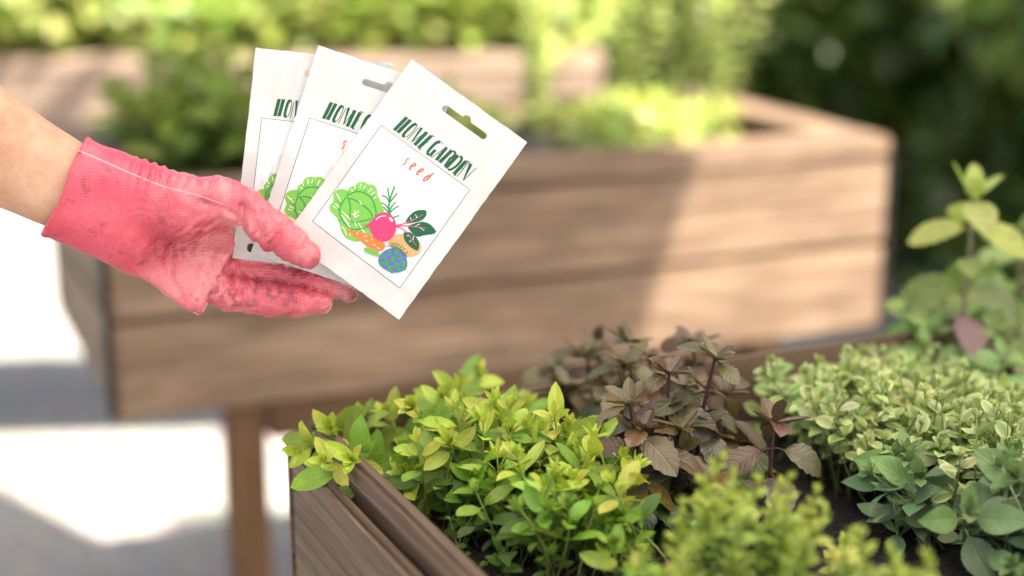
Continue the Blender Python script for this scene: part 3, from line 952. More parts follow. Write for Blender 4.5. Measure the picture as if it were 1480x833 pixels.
def stroke(pts, w0, w1=None, smooth=True):
    if smooth and len(pts) > 2: pts = chaikin(pts, 2, False)
    w1 = w0 if w1 is None else w1
    n = len(pts); L = []; Rr = []
    for i, p in enumerate(pts):
        a = pts[max(0, i - 1)]; b = pts[min(n - 1, i + 1)]
        dx, dy = b[0] - a[0], b[1] - a[1]; q = math.hypot(dx, dy) or 1
        w = (w0 + (w1 - w0) * i / (n - 1)) / 2
        L.append((p[0] - dy / q * w, p[1] + dx / q * w)); Rr.append((p[0] + dy / q * w, p[1] - dx / q * w))
    quads = []
    for i in range(n - 1):
        quads.append([L[i], L[i + 1], Rr[i + 1], Rr[i]])
    return quads


class Art:
    def __init__(self): self.items = []          # (polygon in mm, material index, layer)
    def poly(self, pts, m, layer, f=ti, smooth=True):
        p = [f(*q) for q in pts]
        if smooth: p = chaikin(p, 2)
        self.items.append((p, m, layer))
    def line(self, pts, w, m, layer, f=ti, w1=None, smooth=True):
        p = [f(*q) for q in pts]
        for q in stroke(p, w, w1, smooth): self.items.append((q, m, layer))
    def bar(self, a, b, w, m, layer, f=tt, w1=None):
        """a slanted letter bar with ends cut along the base line"""
        a = f(*a); b = f(*b); w1 = w if w1 is None else w1
        self.items.append(([(a[0] - w / 2, a[1]), (a[0] + w / 2, a[1]), (b[0] + w1 / 2, b[1]), (b[0] - w1 / 2, b[1])], m, layer))
    def mesh(self, name, k, flip=-1):
        bm = bmesh.new()
        for (p, m, layer) in self.items:
            vs_ = [bm.verts.new((x, y, layer)) for x, y in p]
            tris = tessellate_polygon([[Vector((x, y, 0)) for x, y in p]])
            for t in tris:
                try:
                    f = bm.faces.new([vs_[i] for i in t]); f.material_index = m
                except ValueError: pass
        grid_cut(bm)
        finish_paper(bm, k, 0.07)
        me = bpy.data.meshes.new(name); bm.to_mesh(me); bm.free()
        return me


def grid_cut(bm, step=5.5):
    for i in range(1, int(PW / step) + 1):
        bmesh.ops.bisect_plane(bm, geom=bm.verts[:] + bm.edges[:] + bm.faces[:], plane_co=(i * step, 0, 0), plane_no=(1, 0, 0))
    for i in range(1, int(PH / step) + 1):
        bmesh.ops.bisect_plane(bm, geom=bm.verts[:] + bm.edges[:] + bm.faces[:], plane_co=(0, i * step, 0), plane_no=(0, 1, 0))


def finish_paper(bm, k, per_layer):
    for v in bm.verts:
        x, y, lay = v.co
        v.co = Vector(((x - PW / 2) / 1000, -(y - PH / 2) / 1000, (paper_z(x, y, k) + lay * per_layer) / 1000))
    bmesh.ops.recalc_face_normals(bm, faces=bm.faces)
    for f in bm.faces:
        if f.normal.z < 0: f.normal_flip()


# --- lettering
def title_art():
    A = Art(); w = 2.2; h = .45
    for a, b in [((235, 198), (145, 290)), ((262, 216), (170, 306)),
                 ((410, 328), (318, 414)), ((660, 508), (572, 600)), ((558, 432), (470, 518)), ((602, 467), (515, 556))]:
        A.bar(a, b, w, 0, 2)
    A.line([(238, 232), (220, 250)], h, 0, 2, tt)
    # O
    A.line([(302, 246), (278, 250), (222, 305), (203, 330), (222, 334)], 1.9, 0, 2, tt, 1.5)
    A.line([(302, 244), (312, 256), (256, 322), (228, 338)], .5, 0, 2, tt)
    # M
    A.bar((322, 268), (236, 357), h, 0, 2)
    A.bar((342, 272), (268, 374), 1.7, 0, 2, w1=.6); A.bar((376, 300), (268, 374), h, 0, 2); A.bar((378, 302), (290, 394), w, 0, 2)
    # E hairlines
    for (dx, dy) in ((0, 0), (253, 183)):
        for a, b in [((410, 322), (432, 336)), ((365, 366), (384, 379)), ((318, 418), (336, 430))]:
            A.line([(a[0] + dx, a[1] + dy), (b[0] + dx, b[1] + dy)], .5, 0, 2, tt)
    # G
    A.line([(474, 372), (446, 374), (400, 420), (380, 448), (392, 466)], 2.0, 0, 2, tt, 1.7)
    A.line([(470, 368), (490, 378), (488, 392)], .4, 0, 2, tt)
    A.bar((440, 428), (398, 472), 1.9, 0, 2)
    # A
    A.bar((524, 404), (408, 486), h, 0, 2); A.bar((520, 412), (446, 502), 2.1, 0, 2); A.line([(455, 452), (478, 468)], h, 0, 2, tt)
    # R
    A.line([(568, 436), (586, 453), (569, 475), (544, 492)], 1.4, 0, 2, tt); A.bar((545, 490), (506, 546), 1.5, 0, 2)
    # D
    A.line([(618, 474), (634, 494), (596, 540), (548, 572), (530, 566)], 1.7, 0, 2, tt, 1.2)
    # N
    A.bar((676, 520), (596, 616), h, 0, 2); A.bar((694, 528), (638, 644), 2.3, 0, 2, w1=.5); A.bar((734, 556), (640, 644), h, 0, 2)
    return A


def seed_art():
    A = Art()
    A.line([(256, 493), (240, 488), (231, 500), (230, 518), (217, 532), (202, 530)], .85, 0, 2, tt, .75)
    for k in range(2):
        dx, dy = k * 53, k * 37
        A.line([(262 + dx, 548 + dy), (285 + dx, 545 + dy), (304 + dx, 535 + dy), (297 + dx, 523 + dy), (278 + dx, 530 + dy), (256 + dx, 552 + dy), (255 + dx, 566 + dy), (272 + dx, 564 + dy)], .85, 0, 2, tt)
    A.bar((426, 592), (372, 648), 1.0, 0, 2)
    A.line([(402, 612), (384, 612), (360, 632), (355, 646), (368, 648)], .95, 0, 2, tt)
    return A


def frame_art():
    A = Art()
    c = [(550.8, 182), (679.8, 274.9), (578.1, 415.8), (450.5, 319.5)]
    for i in range(4):
        A.line([c[i], c[(i + 1) % 4]], .33, 0, 1, lambda x, y: loc2((x, y)), smooth=False)
    return A


# material slots of the drawing: 0 cabbage 1 vein 2 white 3 herb 4 beet 5 leaf 6 carrot 7 potato 8 stalk 9 violet 10 scale
def veg_art():
    A = Art()
    A.poly([(135, 265), (165, 240), (158, 200), (185, 172), (222, 170), (247, 184), (255, 160), (290, 152), (305, 132), (348, 130), (362, 148), (398, 146), (420, 175), (418, 205),
            (434, 235), (470, 310), (400, 420), (330, 472), (280, 474), (235, 452), (213, 420), (200, 370), (180, 330), (143, 300)], 0, 2)
    V = lambda p, w=.75: A.line(p, w, 1, 3)
    V([(245, 208), (290, 186), (340, 190), (392, 228), (416, 300), (410, 330)]); V([(245, 208), (208, 258), (196, 305), (215, 352), (265, 405), (330, 402), (368, 385)])
    V([(245, 225), (285, 232), (330, 262), (372, 290), (400, 338), (350, 352), (272, 370), (258, 325), (265, 262), (245, 225)])
    for p in [[(208, 258), (180, 235)], [(200, 290), (170, 280)], [(200, 262), (205, 225)], [(215, 352), (190, 350)], [(300, 187), (295, 165)], [(345, 192), (352, 170)], [(385, 222), (402, 205)],
              [(250, 185), (240, 210)], [(300, 410), (330, 380)], [(410, 270), (385, 275)]]:
        A.line(p, .55, 1, 3, w1=.3, smooth=False)
    for p in [[(290, 172), (286, 145)], [(318, 168), (325, 142)], [(340, 170), (352, 150)], [(368, 190), (390, 168)], [(385, 205), (408, 190)], [(275, 185), (268, 170)], [(400, 225), (415, 218)],
              [(175, 255), (195, 275)], [(160, 268), (185, 285)], [(195, 215), (203, 245)], [(180, 195), (195, 225)], [(215, 300), (250, 335)], [(210, 320), (240, 352)], [(225, 345), (255, 372)],
              [(215, 385), (235, 410)], [(230, 400), (240, 435)], [(262, 415), (262, 440)], [(290, 295), (290, 335)], [(290, 318), (312, 300)], [(290, 325), (275, 312)], [(290, 335), (315, 320)],
              [(330, 400), (350, 425)], [(315, 240), (330, 265)], [(290, 360), (300, 385)], [(310, 365), (330, 395)], [(240, 360), (262, 395)], [(245, 325), (265, 350)]]:
        A.line(p, .5, 2, 4, w1=.35, smooth=False)
    # rosemary
    A.line([(488, 320), (486, 270), (495, 225), (520, 160)], 1.0, 3, 2)
    for p in [[(492, 255), (475, 220), (448, 210)], [(492, 235), (484, 200), (480, 165)], [(494, 250), (515, 222), (536, 197)], [(488, 290), (468, 262), (442, 252)], [(488, 300), (508, 268), (527, 248)],
              [(490, 312), (515, 285), (547, 272)], [(500, 325), (480, 300), (455, 275)], [(510, 338), (530, 330), (548, 325)]]:
        A.line(p, 1.0, 3, 2, w1=.7)
    # potato
    A.poly([(478, 462), (510, 436), (560, 426), (620, 440), (660, 465), (676, 500), (665, 538), (630, 560), (595, 562), (540, 532), (490, 500)], 7, 3)
    for x, y in [(545, 455), (610, 470), (640, 500), (600, 520), (625, 537), (585, 505)]:
        A.poly([(x - 5, y), (x, y - 4), (x + 5, y), (x, y + 4)], 2, 4)
    # beet leaves and stalks
    A.poly([(578, 372), (598, 330), (640, 296), (680, 292), (706, 296), (702, 332), (670, 357), (620, 368)], 5, 4)
    A.poly([(588, 386), (640, 368), (682, 358), (722, 370), (748, 398), (762, 418), (740, 432), (690, 436), (650, 450), (620, 422)], 5, 4)
    A.poly([(574, 414), (612, 420), (642, 442), (664, 480), (657, 530), (620, 512), (585, 480), (570, 445)], 5, 4)
    A.line([(525, 384), (600, 364), (688, 318)], .85, 4, 5, w1=.3); A.line([(525, 384), (610, 384), (704, 398)], .85, 4, 5, w1=.3); A.line([(525, 386), (585, 408), (642, 494)], .85, 4, 5, w1=.3)
    for p in [[(620, 358), (610, 335)], [(650, 340), (640, 318)], [(640, 386), (665, 372)], [(665, 392), (690, 410)], [(610, 440), (590, 440)], [(625, 465), (630, 440)]]:
        A.line(p, .3, 2, 5, smooth=False)
    # carrot
    A.poly([(220, 396), (300, 414), (380, 430), (440, 468), (470, 490), (462, 516), (430, 532), (390, 522), (350, 492), (300, 450), (255, 420)], 6, 5)
    for p in [[(300, 422), (310, 430)], [(340, 440), (360, 442)], [(350, 465), (368, 472)], [(395, 490), (410, 492)], [(420, 505), (435, 515)], [(385, 455), (395, 463)]]:
        A.line(p, .4, 2, 6, smooth=False)
    # beet
    A.poly([(328, 374), (365, 378), (384, 358), (412, 322), (450, 304), (492, 310), (522, 345), (532, 385), (525, 428), (495, 466), (455, 477), (414, 462), (388, 430), (374, 392), (350, 382)], 4, 7)
    A.line([(412, 350), (432, 330), (472, 326)], .45, 2, 8); A.poly([(488, 332), (505, 340), (514, 358), (502, 360), (490, 346)], 2, 8)
    # artichoke
    A.poly([(340, 512), (362, 502), (432, 534), (440, 565), (400, 550), (345, 526)], 8, 6)
    A.poly([(424, 578), (440, 540), (480, 514), (530, 508), (572, 534), (594, 580), (591, 622), (560, 646), (500, 650), (455, 626), (430, 602)], 9, 7)
    for x, y, s in [(455, 555, 1), (490, 535, 1), (530, 530, 1), (470, 590, 1.1), (510, 570, 1.1), (550, 560, 1), (445, 600, .9), (490, 620, 1.1), (530, 605, 1.2), (570, 595, 1.1), (545, 635, .8), (505, 642, .7), (575, 625, .8)]:
        A.poly([(x - 17 * s, y + 12 * s), (x - 4 * s, y - 17 * s), (x + 16 * s, y - 6 * s), (x + 12 * s, y + 12 * s), (x - 4 * s, y + 16 * s)], 10, 8)
        A.line([(x - 12 * s, y + 10 * s), (x, y - 6 * s), (x + 10 * s, y + 8 * s)], .4, 1, 9)
    # dill
    A.line([(470, 500), (520, 495), (560, 520), (592, 560)], .4, 3, 9)
    for x, y, a in [(490, 495, -1), (505, 495, -1), (520, 497, -1), (535, 503, -1), (550, 512, -1), (500, 496, 1), (515, 496, 1), (530, 500, 1), (545, 508, 1), (560, 522, 1), (572, 536, 1), (565, 525, -1), (580, 545, -1)]:
        A.line([(x, y), (x + 12, y + a * 20)], .35, 3, 9, smooth=False); A.line([(x + 6, y + a * 10), (x + 18, y + a * 12)], .35, 3, 9, smooth=False)
    return A


M_title = plain('dark green ink', srgb(0, 86, 52), .5)
M_orange = plain('orange ink', srgb(255, 80, 15), .5)
M_line = plain('grey ink', srgb(60, 62, 68), .5)
M_panel = plain('cool white panel', (0.74, 0.75, 0.77), .5)
M_black = plain('black ink', (0.01, 0.01, 0.01), .5)
M_draw = [plain('ink ' + nme, srgb(*c), .5) for nme, c in [('cabbage green', (122, 188, 76)), ('vein green', (16, 148, 72)), ('white', (250, 250, 250)), ('rosemary green', (12, 140, 70)),
          ('beet pink', (204, 58, 112)), ('beet leaf green', (4, 92, 60)), ('carrot orange', (245, 124, 56)), ('potato tan', (228, 165, 110)), ('stalk green', (110, 180, 72)),
          ('violet', (96, 96, 190)), ('scale green', (64, 165, 64))]]


def paper_mat():
    m, n, l, b = new_mat('white packet paper')
    tc = n.new('ShaderNodeTexCoord')
    z = n.new('ShaderNodeTexNoise'); z.inputs['Scale'].default_value = 38; z.inputs['Detail'].default_value = 5; z.inputs['Distortion'].default_value = .8
    l.new(tc.outputs['Object'], z.inputs[0])
    r = ramp(n, [(.3, (.70, .695, .685)), (.6, (.79, .79, .785))]); l.new(z.outputs[0], r.inputs[0])
    l.new(r.outputs[0], b.inputs['Base Color'])
    b.inputs['Roughness'].default_value = .38
    wv = n.new('ShaderNodeTexWave'); wv.inputs['Scale'].default_value = 700; wv.bands_direction = 'Y'
    l.new(tc.outputs['Object'], wv.inputs[0])
    ad = n.new('ShaderNodeMath'); ad.operation = 'MULTIPLY_ADD'; ad.inputs[1].default_value = .08
    l.new(wv.outputs['Fac'], ad.inputs[0]); l.new(z.outputs[0], ad.inputs[2])
    bp = n.new('ShaderNodeBump'); bp.inputs['Strength'].default_value = .6; bp.inputs['Distance'].default_value = .005
    l.new(ad.outputs[0], bp.inputs['Height']); l.new(bp.outputs[0], b.inputs['Normal'])
    return m


M_paper = paper_mat()


def packet_body(k):
    rnd = random.Random(k + 3)
    out = []
    for (ax, ay), (bx, by), nseg in [((0, 0), (PW, 0), 22), ((PW, 0), (PW, PH), 34), ((PW, PH), (0, PH), 22), ((0, PH), (0, 0), 34)]:
        for i in range(nseg):
            f = i / nseg
            j = 0.22 if 0 < i else 0
            out.append((ax + (bx - ax) * f + rnd.uniform(-j, j), ay + (by - ay) * f + rnd.uniform(-j, j)))
    # hanging slot with a round notch on top
    cx, cy = PW * .56, 12.5
    hl, hr = 14.5, 2.2
    hole = []
    for i in range(9):
        a = math.pi / 2 + math.pi * i / 8
        hole.append((cx - hl + hr * math.cos(a), cy + hr * math.sin(a)))
    for i in range(7):
        a = math.pi + math.pi * i / 6
        hole.append((cx + 3.0 * math.cos(a), cy - hr + 2.6 * math.sin(a)))
    for i in range(9):
        a = -math.pi / 2 + math.pi * i / 8
        hole.append((cx + hl + hr * math.cos(a), cy + hr * math.sin(a)))
    bm = bmesh.new()
    vo = [bm.verts.new((x, y, 0)) for x, y in out]; vh = [bm.verts.new((x, y, 0)) for x, y in hole]
    ed = [bm.edges.new((vo[i], vo[(i + 1) % len(vo)])) for i in range(len(vo))] + [bm.edges.new((vh[i], vh[(i + 1) % len(vh)])) for i in range(len(vh))]
    bmesh.ops.triangle_fill(bm, use_beauty=True, use_dissolve=False, edges=ed, normal=(0, 0, 1))
    grid_cut(bm, 2.75)
    finish_paper(bm, k, 0)
    # back sheet
    g = bmesh.ops.extrude_face_region(bm, geom=bm.faces[:])
    for v in [x for x in g['geom'] if isinstance(x, bmesh.types.BMVert)]:
        fx = v.co.x * 1000 + PW / 2; fy = -v.co.y * 1000 + PH / 2
        v.co.z -= 0.0004 + max(0, (paper_z(fx, fy, k) - .6)) / 1000 * .9
    bmesh.ops.recalc_face_normals(bm, faces=bm.faces)
    me = bpy.data.meshes.new('packet'); bm.to_mesh(me); bm.free()
    return me


def panel_art():
    A = Art()
    c = [(560, 152), (706, 256), (566, 447), (424, 340)]
    c = [(551.5, 183), (679, 275), (578, 414.5), (451.5, 319.5)]
    A.items.append(([loc2(p) for p in c], 0, .6))
    return A


TITLE, SEED, FRAME, VEG, PANEL = title_art(), seed_art(), frame_art(), veg_art(), panel_art()


def seed_packet(label, TL, TR, BL, depth, tilt, k):
    TL, TR, BL = np.array(TL, float), np.array(TR, float), np.array(BL, float)
    c = (TR + BL) / 2
    ctr = at(c[0], c[1], depth)
    ex = TR - TL; ey = BL - TL
    ang = -math.atan2(ex[1], ex[0])
    # average the two measured edge directions
    ang2 = -(math.atan2(ey[1], ey[0]) - math.pi / 2)
    ang = (ang + ang2) / 2
    B = Matrix((RIGHT, UPV, -FWD)).transposed().to_4x4()
    root = empty('seed_packet', ctr)
    root.matrix_world = Matrix.Translation(ctr) @ B @ Matrix.Rotation(ang, 4, 'Z') @ Matrix.Rotation(tilt[0], 4, 'X') @ Matrix.Rotation(tilt[1], 4, 'Y')
    sx = (np.hypot(*ex) / FPX * depth) / (PW / 1000); sy = (np.hypot(*ey) / FPX * depth) / (PH / 1000)
    s = (sx + sy) / 2
    root.scale = (s, s, s)
    tag(root, label, 'seed packet', 'fan of seed packets in the hand')
    link('paper_sleeve', packet_body(k), M_paper, root, False)
    pan = link('print_panel', PANEL.mesh('print_panel', k), M_panel, root)
    link('border_line', FRAME.mesh('border_line', k), M_line, pan)
    link('title_lettering', TITLE.mesh('title_lettering', k), M_title, pan)
    link('small_lettering', SEED.mesh('small_lettering', k), M_orange, pan)
    link('vegetable_drawing', VEG.mesh('vegetable_drawing', k), M_draw, pan)
    A = Art()
    A.items.append((chaikin([(8.5, 124.5), (14.0, 124.5), (14.0, 130), (8.5, 130)], 1), 0, 2))
    link('printed_mark', A.mesh('printed_mark', k), M_black, root) if k == 2 else None
    return root


P0 = 0.0004278
seed_packet('white seed packet at the front of the fan, drawing fully visible', (595, 87), (763, 207), (409, 341), 1.0 - 13 * P0, (R(1), R(-2)), 0)
seed_packet('white seed packet in the middle of the fan, partly covered', (460, 67), (656, 131), (362, 365), 1.0 + 5 * P0, (R(1), R(-1)), 1)
seed_packet('white seed packet at the back of the fan, beside the thumb, mostly hidden', (365, 65), (562, 95), (342, 370), 1.0 + 20 * P0, (R(1), R(-1)), 2)


# ------------------------------------------------------------------ gloved hand and forearm
def ss(x, a, b):
    t = np.clip((x - a) / (b - a), 0, 1)
    return t * t * (3 - 2 * t)


def round_cone(P, a, b, r1, r2, ws=1.0, w0=0.0):
    a = np.array(a, np.float32); b = np.array(b, np.float32)
    Q = P
    if ws != 1.0:
        Q = P.copy(); Q[..., 2] = (P[..., 2] - w0) * ws + w0
    ab = b - a; L = float(np.dot(ab, ab))
    h = np.clip(((Q - a) @ ab) / L, 0, 1)
    return np.linalg.norm(Q - a - h[..., None] * ab, axis=-1) - (r1 + (r2 - r1) * h)


def slab(P, poly, w0, th, rd):
    x, y = P[..., 0], P[..., 1]
    d = np.full(x.shape, 1e9, np.float32); inside_ = np.zeros(x.shape, bool)
    n = len(poly)
    for i in range(n):
        ax, ay = poly[i]; bx, by = poly[i - 1]
        ex, ey = bx - ax, by - ay
        t = np.clip(((x - ax) * ex + (y - ay) * ey) / (ex * ex + ey * ey), 0, 1)
        d = np.minimum(d, np.hypot(x - ax - t * ex, y - ay - t * ey))
        if ay != by:
            c = ((ay > y) != (by > y)) & (x < (bx - ax) * (y - ay) / (by - ay) + ax)
            inside_ ^= c
    d = np.where(inside_, -d, d)
    w = np.abs(P[..., 2] - w0) - th
    return np.minimum(np.maximum(d, w), 0) + np.hypot(np.maximum(d, 0), np.maximum(w, 0)) - rd


def smin(a, b, k):
    h = np.clip(.5 + .5 * (b - a) / k, 0, 1)
    return b * (1 - h) + a * h - k * h * (1 - h)


CUT_C = np.array([91, 269, 20]); CUT_N = np.array([.913, .408, 0.0])


def glove_sdf(P):
    u, v, w = P[..., 0], P[..., 1], P[..., 2]
    chain = lambda pts: [round_cone(P, p[:3], q[:3], p[3], q[3]) for p, q in zip(pts[:-1], pts[1:])]
    # cuff and heel of the hand
    cuff = round_cone(P, (60, 255, 20), (190, 312, 18), 78, 76, 1.3, 20)
    palm = slab(P, [(165, 262), (240, 270), (318, 314), (334, 350), (287, 446), (268, 438), (195, 383), (140, 336)], 24, 12, 8)
    hand = smin(cuff, palm, 30)
    # thumb with its muscle
    th = chain([(170, 275, 6, 52), (262, 302, -12, 50), (318, 292, -24, 36), (352, 300, -34, 29), (392, 332, -36, 28), (422, 354, -35, 25), (444, 369, -34, 20)])
    t = th[0]
    for c in th[1:]: t = smin(t, c, 8)
    hand = smin(hand, t, 16)
    # crease at the web of the thumb and wrinkles over its joint
    cr = round_cone(P, (352, 292, -70), (347, 334, -58), 6, 10)
    hand = -smin(-hand, cr, 7)
    for a, b, r_ in [((372, 352, -62), (392, 338, -66), 3), ((398, 380, -52), (402, 362, -62), 3), ((300, 350, -58), (312, 330, -64), 3.2), ((275, 356, -58), (283, 330, -62), 3)]:
        hand = -smin(-hand, round_cone(P, a, b, r_, r_), 6)
    # hollow of the palm under the thumb
    hol = round_cone(P, (250, 358, -14), (350, 346, 4), 9, 19)
    hand = -smin(-hand, hol, 6)
    # fingers
    idx = chain([(275, 375, 46, 24), (345, 391, 46, 22), (405, 397, 40, 20), (455, 406, 35, 18.5), (503, 424, 33, 13.5)])
    mid = chain([(275, 405, 36, 26), (335, 424, 32, 26), (395, 433, 26, 25.5), (435, 437, 22, 21), (466, 438, 24, 15)])
    rin = chain([(270, 395, 50, 24), (335, 410, 66, 22), (385, 400, 78, 20), (400, 385, 70, 15)])
    lit = chain([(255, 400, 60, 22), (310, 412, 84, 20), (350, 398, 94, 17), (362, 386, 86, 13)])
    fs = []
    for f in (idx, mid, rin, lit):
        d = f[0]
        for c in f[1:]: d = smin(d, c, 6)
        fs.append(d)
    fin = fs[0]
    for d in fs[1:]: fin = smin(fin, d, .6)
    hand = smin(hand, fin, 2.5)
    # loose glove: folds
    n1 = np.sin(u * .16 + .5 * np.sin(v * .07 + 1.2) * 3 + w * .05) * np.sin(v * .05 + u * .021 + 2 + w * .06)
    n2 = np.sin((u * .35 + v * .22 + 2.2 * np.sin(v * .09 + w * .1)))
    k = ss(u, 215, 260)
    hand = hand + k * (1.2 * n1 + .6 * n2) + (1 - k) * (.9 * n1 + .3 * np.sin(v * .6) * 0)
    # gathered elastic on the back of the wrist
    gth = np.exp(-(((u - 215) / 30) ** 2)) * np.exp(-(((v - 245) / 24) ** 2))
    hand = hand + gth * 2.6 * np.sin(u * .42 + v * .1)
    # diagonal pleats at the finger roots
    pl_ = np.exp(-(((u - 338) / 26) ** 2)) * np.exp(-(((v - 410) / 26) ** 2))
    hand = hand + pl_ * 2.4 * np.sin(u * .34 - v * .2)
    pt = np.exp(-(((u - 365) / 34) ** 2)) * np.exp(-(((v - 322) / 28) ** 2)) * (w < 5)
    hand = hand + pt * 2.8 * np.sin(u * .26 - v * .12 + 1)
    # creases of the loose rubber, each along its own line
    front = ss(-w, -45, -25)
    for pts, amp, wd in [([(349, 298), (352, 326)], 5, 5), ([(347, 316), (322, 300), (296, 294)], 3.2, 5), ([(347, 325), (315, 321), (284, 330)], 3, 5), ([(345, 331), (320, 338), (296, 345)], 2, 4),
                         ([(371, 352), (379, 332), (381, 310)], 3.2, 5), ([(391, 372), (400, 352), (405, 328)], 2.6, 5), ([(361, 338), (366, 316)], -3, 6), ([(385, 360), (392, 338)], -2.4, 6),
                         ([(415, 384), (424, 362)], 1.6, 5), ([(250, 350), (242, 375), (248, 405), (264, 432)], 4, 6), ([(262, 372), (256, 396), (268, 424)], -2.5, 6), ([(336, 394), (331, 418), (319, 437)], 3.5, 4.5),
                         ([(349, 402), (347, 428)], 2.6, 4), ([(342, 398), (340, 425)], -2, 4), ([(358, 404), (392, 412)], 1.8, 4), ([(365, 424), (400, 440)], 1.6, 5), ([(228, 300), (234, 330), (226, 362)], 2.6, 7),
                         ([(212, 292), (216, 330), (205, 372)], -2, 7), ([(196, 300), (190, 350)], 1.6, 7), ([(300, 400), (288, 425)], 2, 5), ([(275, 385), (305, 372)], 2, 5), ([(120, 262), (150, 300)], 1.2, 8),
                         ([(95, 300), (150, 345)], 1.2, 7), ([(230, 262), (262, 268)], 2, 5), ([(255, 300), (285, 312)], 1.8, 6)]:
        dd = np.full(u.shape, 1e9, np.float32)
        for (ax_, ay_), (bx_, by_) in zip(pts[:-1], pts[1:]):
            ex_, ey_ = bx_ - ax_, by_ - ay_
            tt_ = np.clip(((u - ax_) * ex_ + (v - ay_) * ey_) / (ex_ * ex_ + ey_ * ey_), 0, 1)
            dd = np.minimum(dd, np.hypot(u - ax_ - tt_ * ex_, v - ay_ - tt_ * ey_))
        hand = hand + front * amp * np.exp(-(dd / wd) ** 2)
    # open end of the cuff
    ax = (P - CUT_C) @ CUT_N
    hand = hand - 2.2 * np.exp(-((ax - 5) / 4.5) ** 2)          # rolled hem
    hand = np.maximum(hand, -(ax + 2.5 * np.sin(v * .06) - 1))
    inner = cuff + 5.5
    hollow = np.maximum(inner, ax - 45)
    hand = np.maximum(hand, -hollow)
    return hand


def surface_nets(f):
    nx, ny, nz = f.shape
    s = f < 0
    cs = [s[i:nx - 1 + i, j:ny - 1 + j, k:nz - 1 + k] for i in (0, 1) for j in (0, 1) for k in (0, 1)]
    cnt = sum(c.astype(np.int8) for c in cs)
    mask = (cnt > 0) & (cnt < 8)
    I = np.argwhere(mask)
    ids = np.full(mask.shape, -1, np.int64); ids[mask] = np.arange(len(I))
    acc = np.zeros((len(I), 3)); num = np.zeros(len(I))
    corners = np.array([[i, j, k] for i in (0, 1) for j in (0, 1) for k in (0, 1)])
    for a in range(8):
        for b in range(a + 1, 8):
            if np.abs(corners[a] - corners[b]).sum() != 1: continue
            pa = I + corners[a]; pb = I + corners[b]
            fa = f[pa[:, 0], pa[:, 1], pa[:, 2]]; fb = f[pb[:, 0], pb[:, 1], pb[:, 2]]
            m = (fa < 0) != (fb < 0)
            t = fa[m] / (fa[m] - fb[m])
            acc[m] += pa[m] + (pb[m] - pa[m]) * t[:, None]; num[m] += 1
    V = acc / num[:, None]
    F = []
    for ax in range(3):
        o = [0, 1, 2]; o.remove(ax)
        sl0 = [slice(None)] * 3; sl1 = [slice(None)] * 3
        sl0[ax] = slice(0, -1); sl1[ax] = slice(1, None)
        ch = s[tuple(sl0)] != s[tuple(sl1)]
        E = np.argwhere(ch)
        ok = np.all([(E[:, q] > 0) & (E[:, q] < f.shape[q] - 1) for q in o], axis=0)
        E = E[ok]
        neg = s[E[:, 0], E[:, 1], E[:, 2]]
        d1 = np.zeros(3, int); d1[o[0]] = 1; d2 = np.zeros(3, int); d2[o[1]] = 1
        q = [ids[tuple((E - d).T)] for d in (np.zeros(3, int), d1, d1 + d2, d2)]
        q = np.stack(q, 1)
        flip = neg if ax != 1 else ~neg
        q[~flip] = q[~flip][:, ::-1]
        F.append(q)
    F = np.concatenate(F)
    return V, F[(F >= 0).all(1)]


def uvw_world(A):
    d = 1.0 + A[:, 2] * P0
    X = (A[:, 0] - 740) / FPX * d; Y = -(A[:, 1] - 416.5) / FPX * d
    return np.array(CAMP)[None] + d[:, None] * np.array(FWD)[None] + X[:, None] * np.array(RIGHT)[None] + Y[:, None] * np.array(UPV)[None]


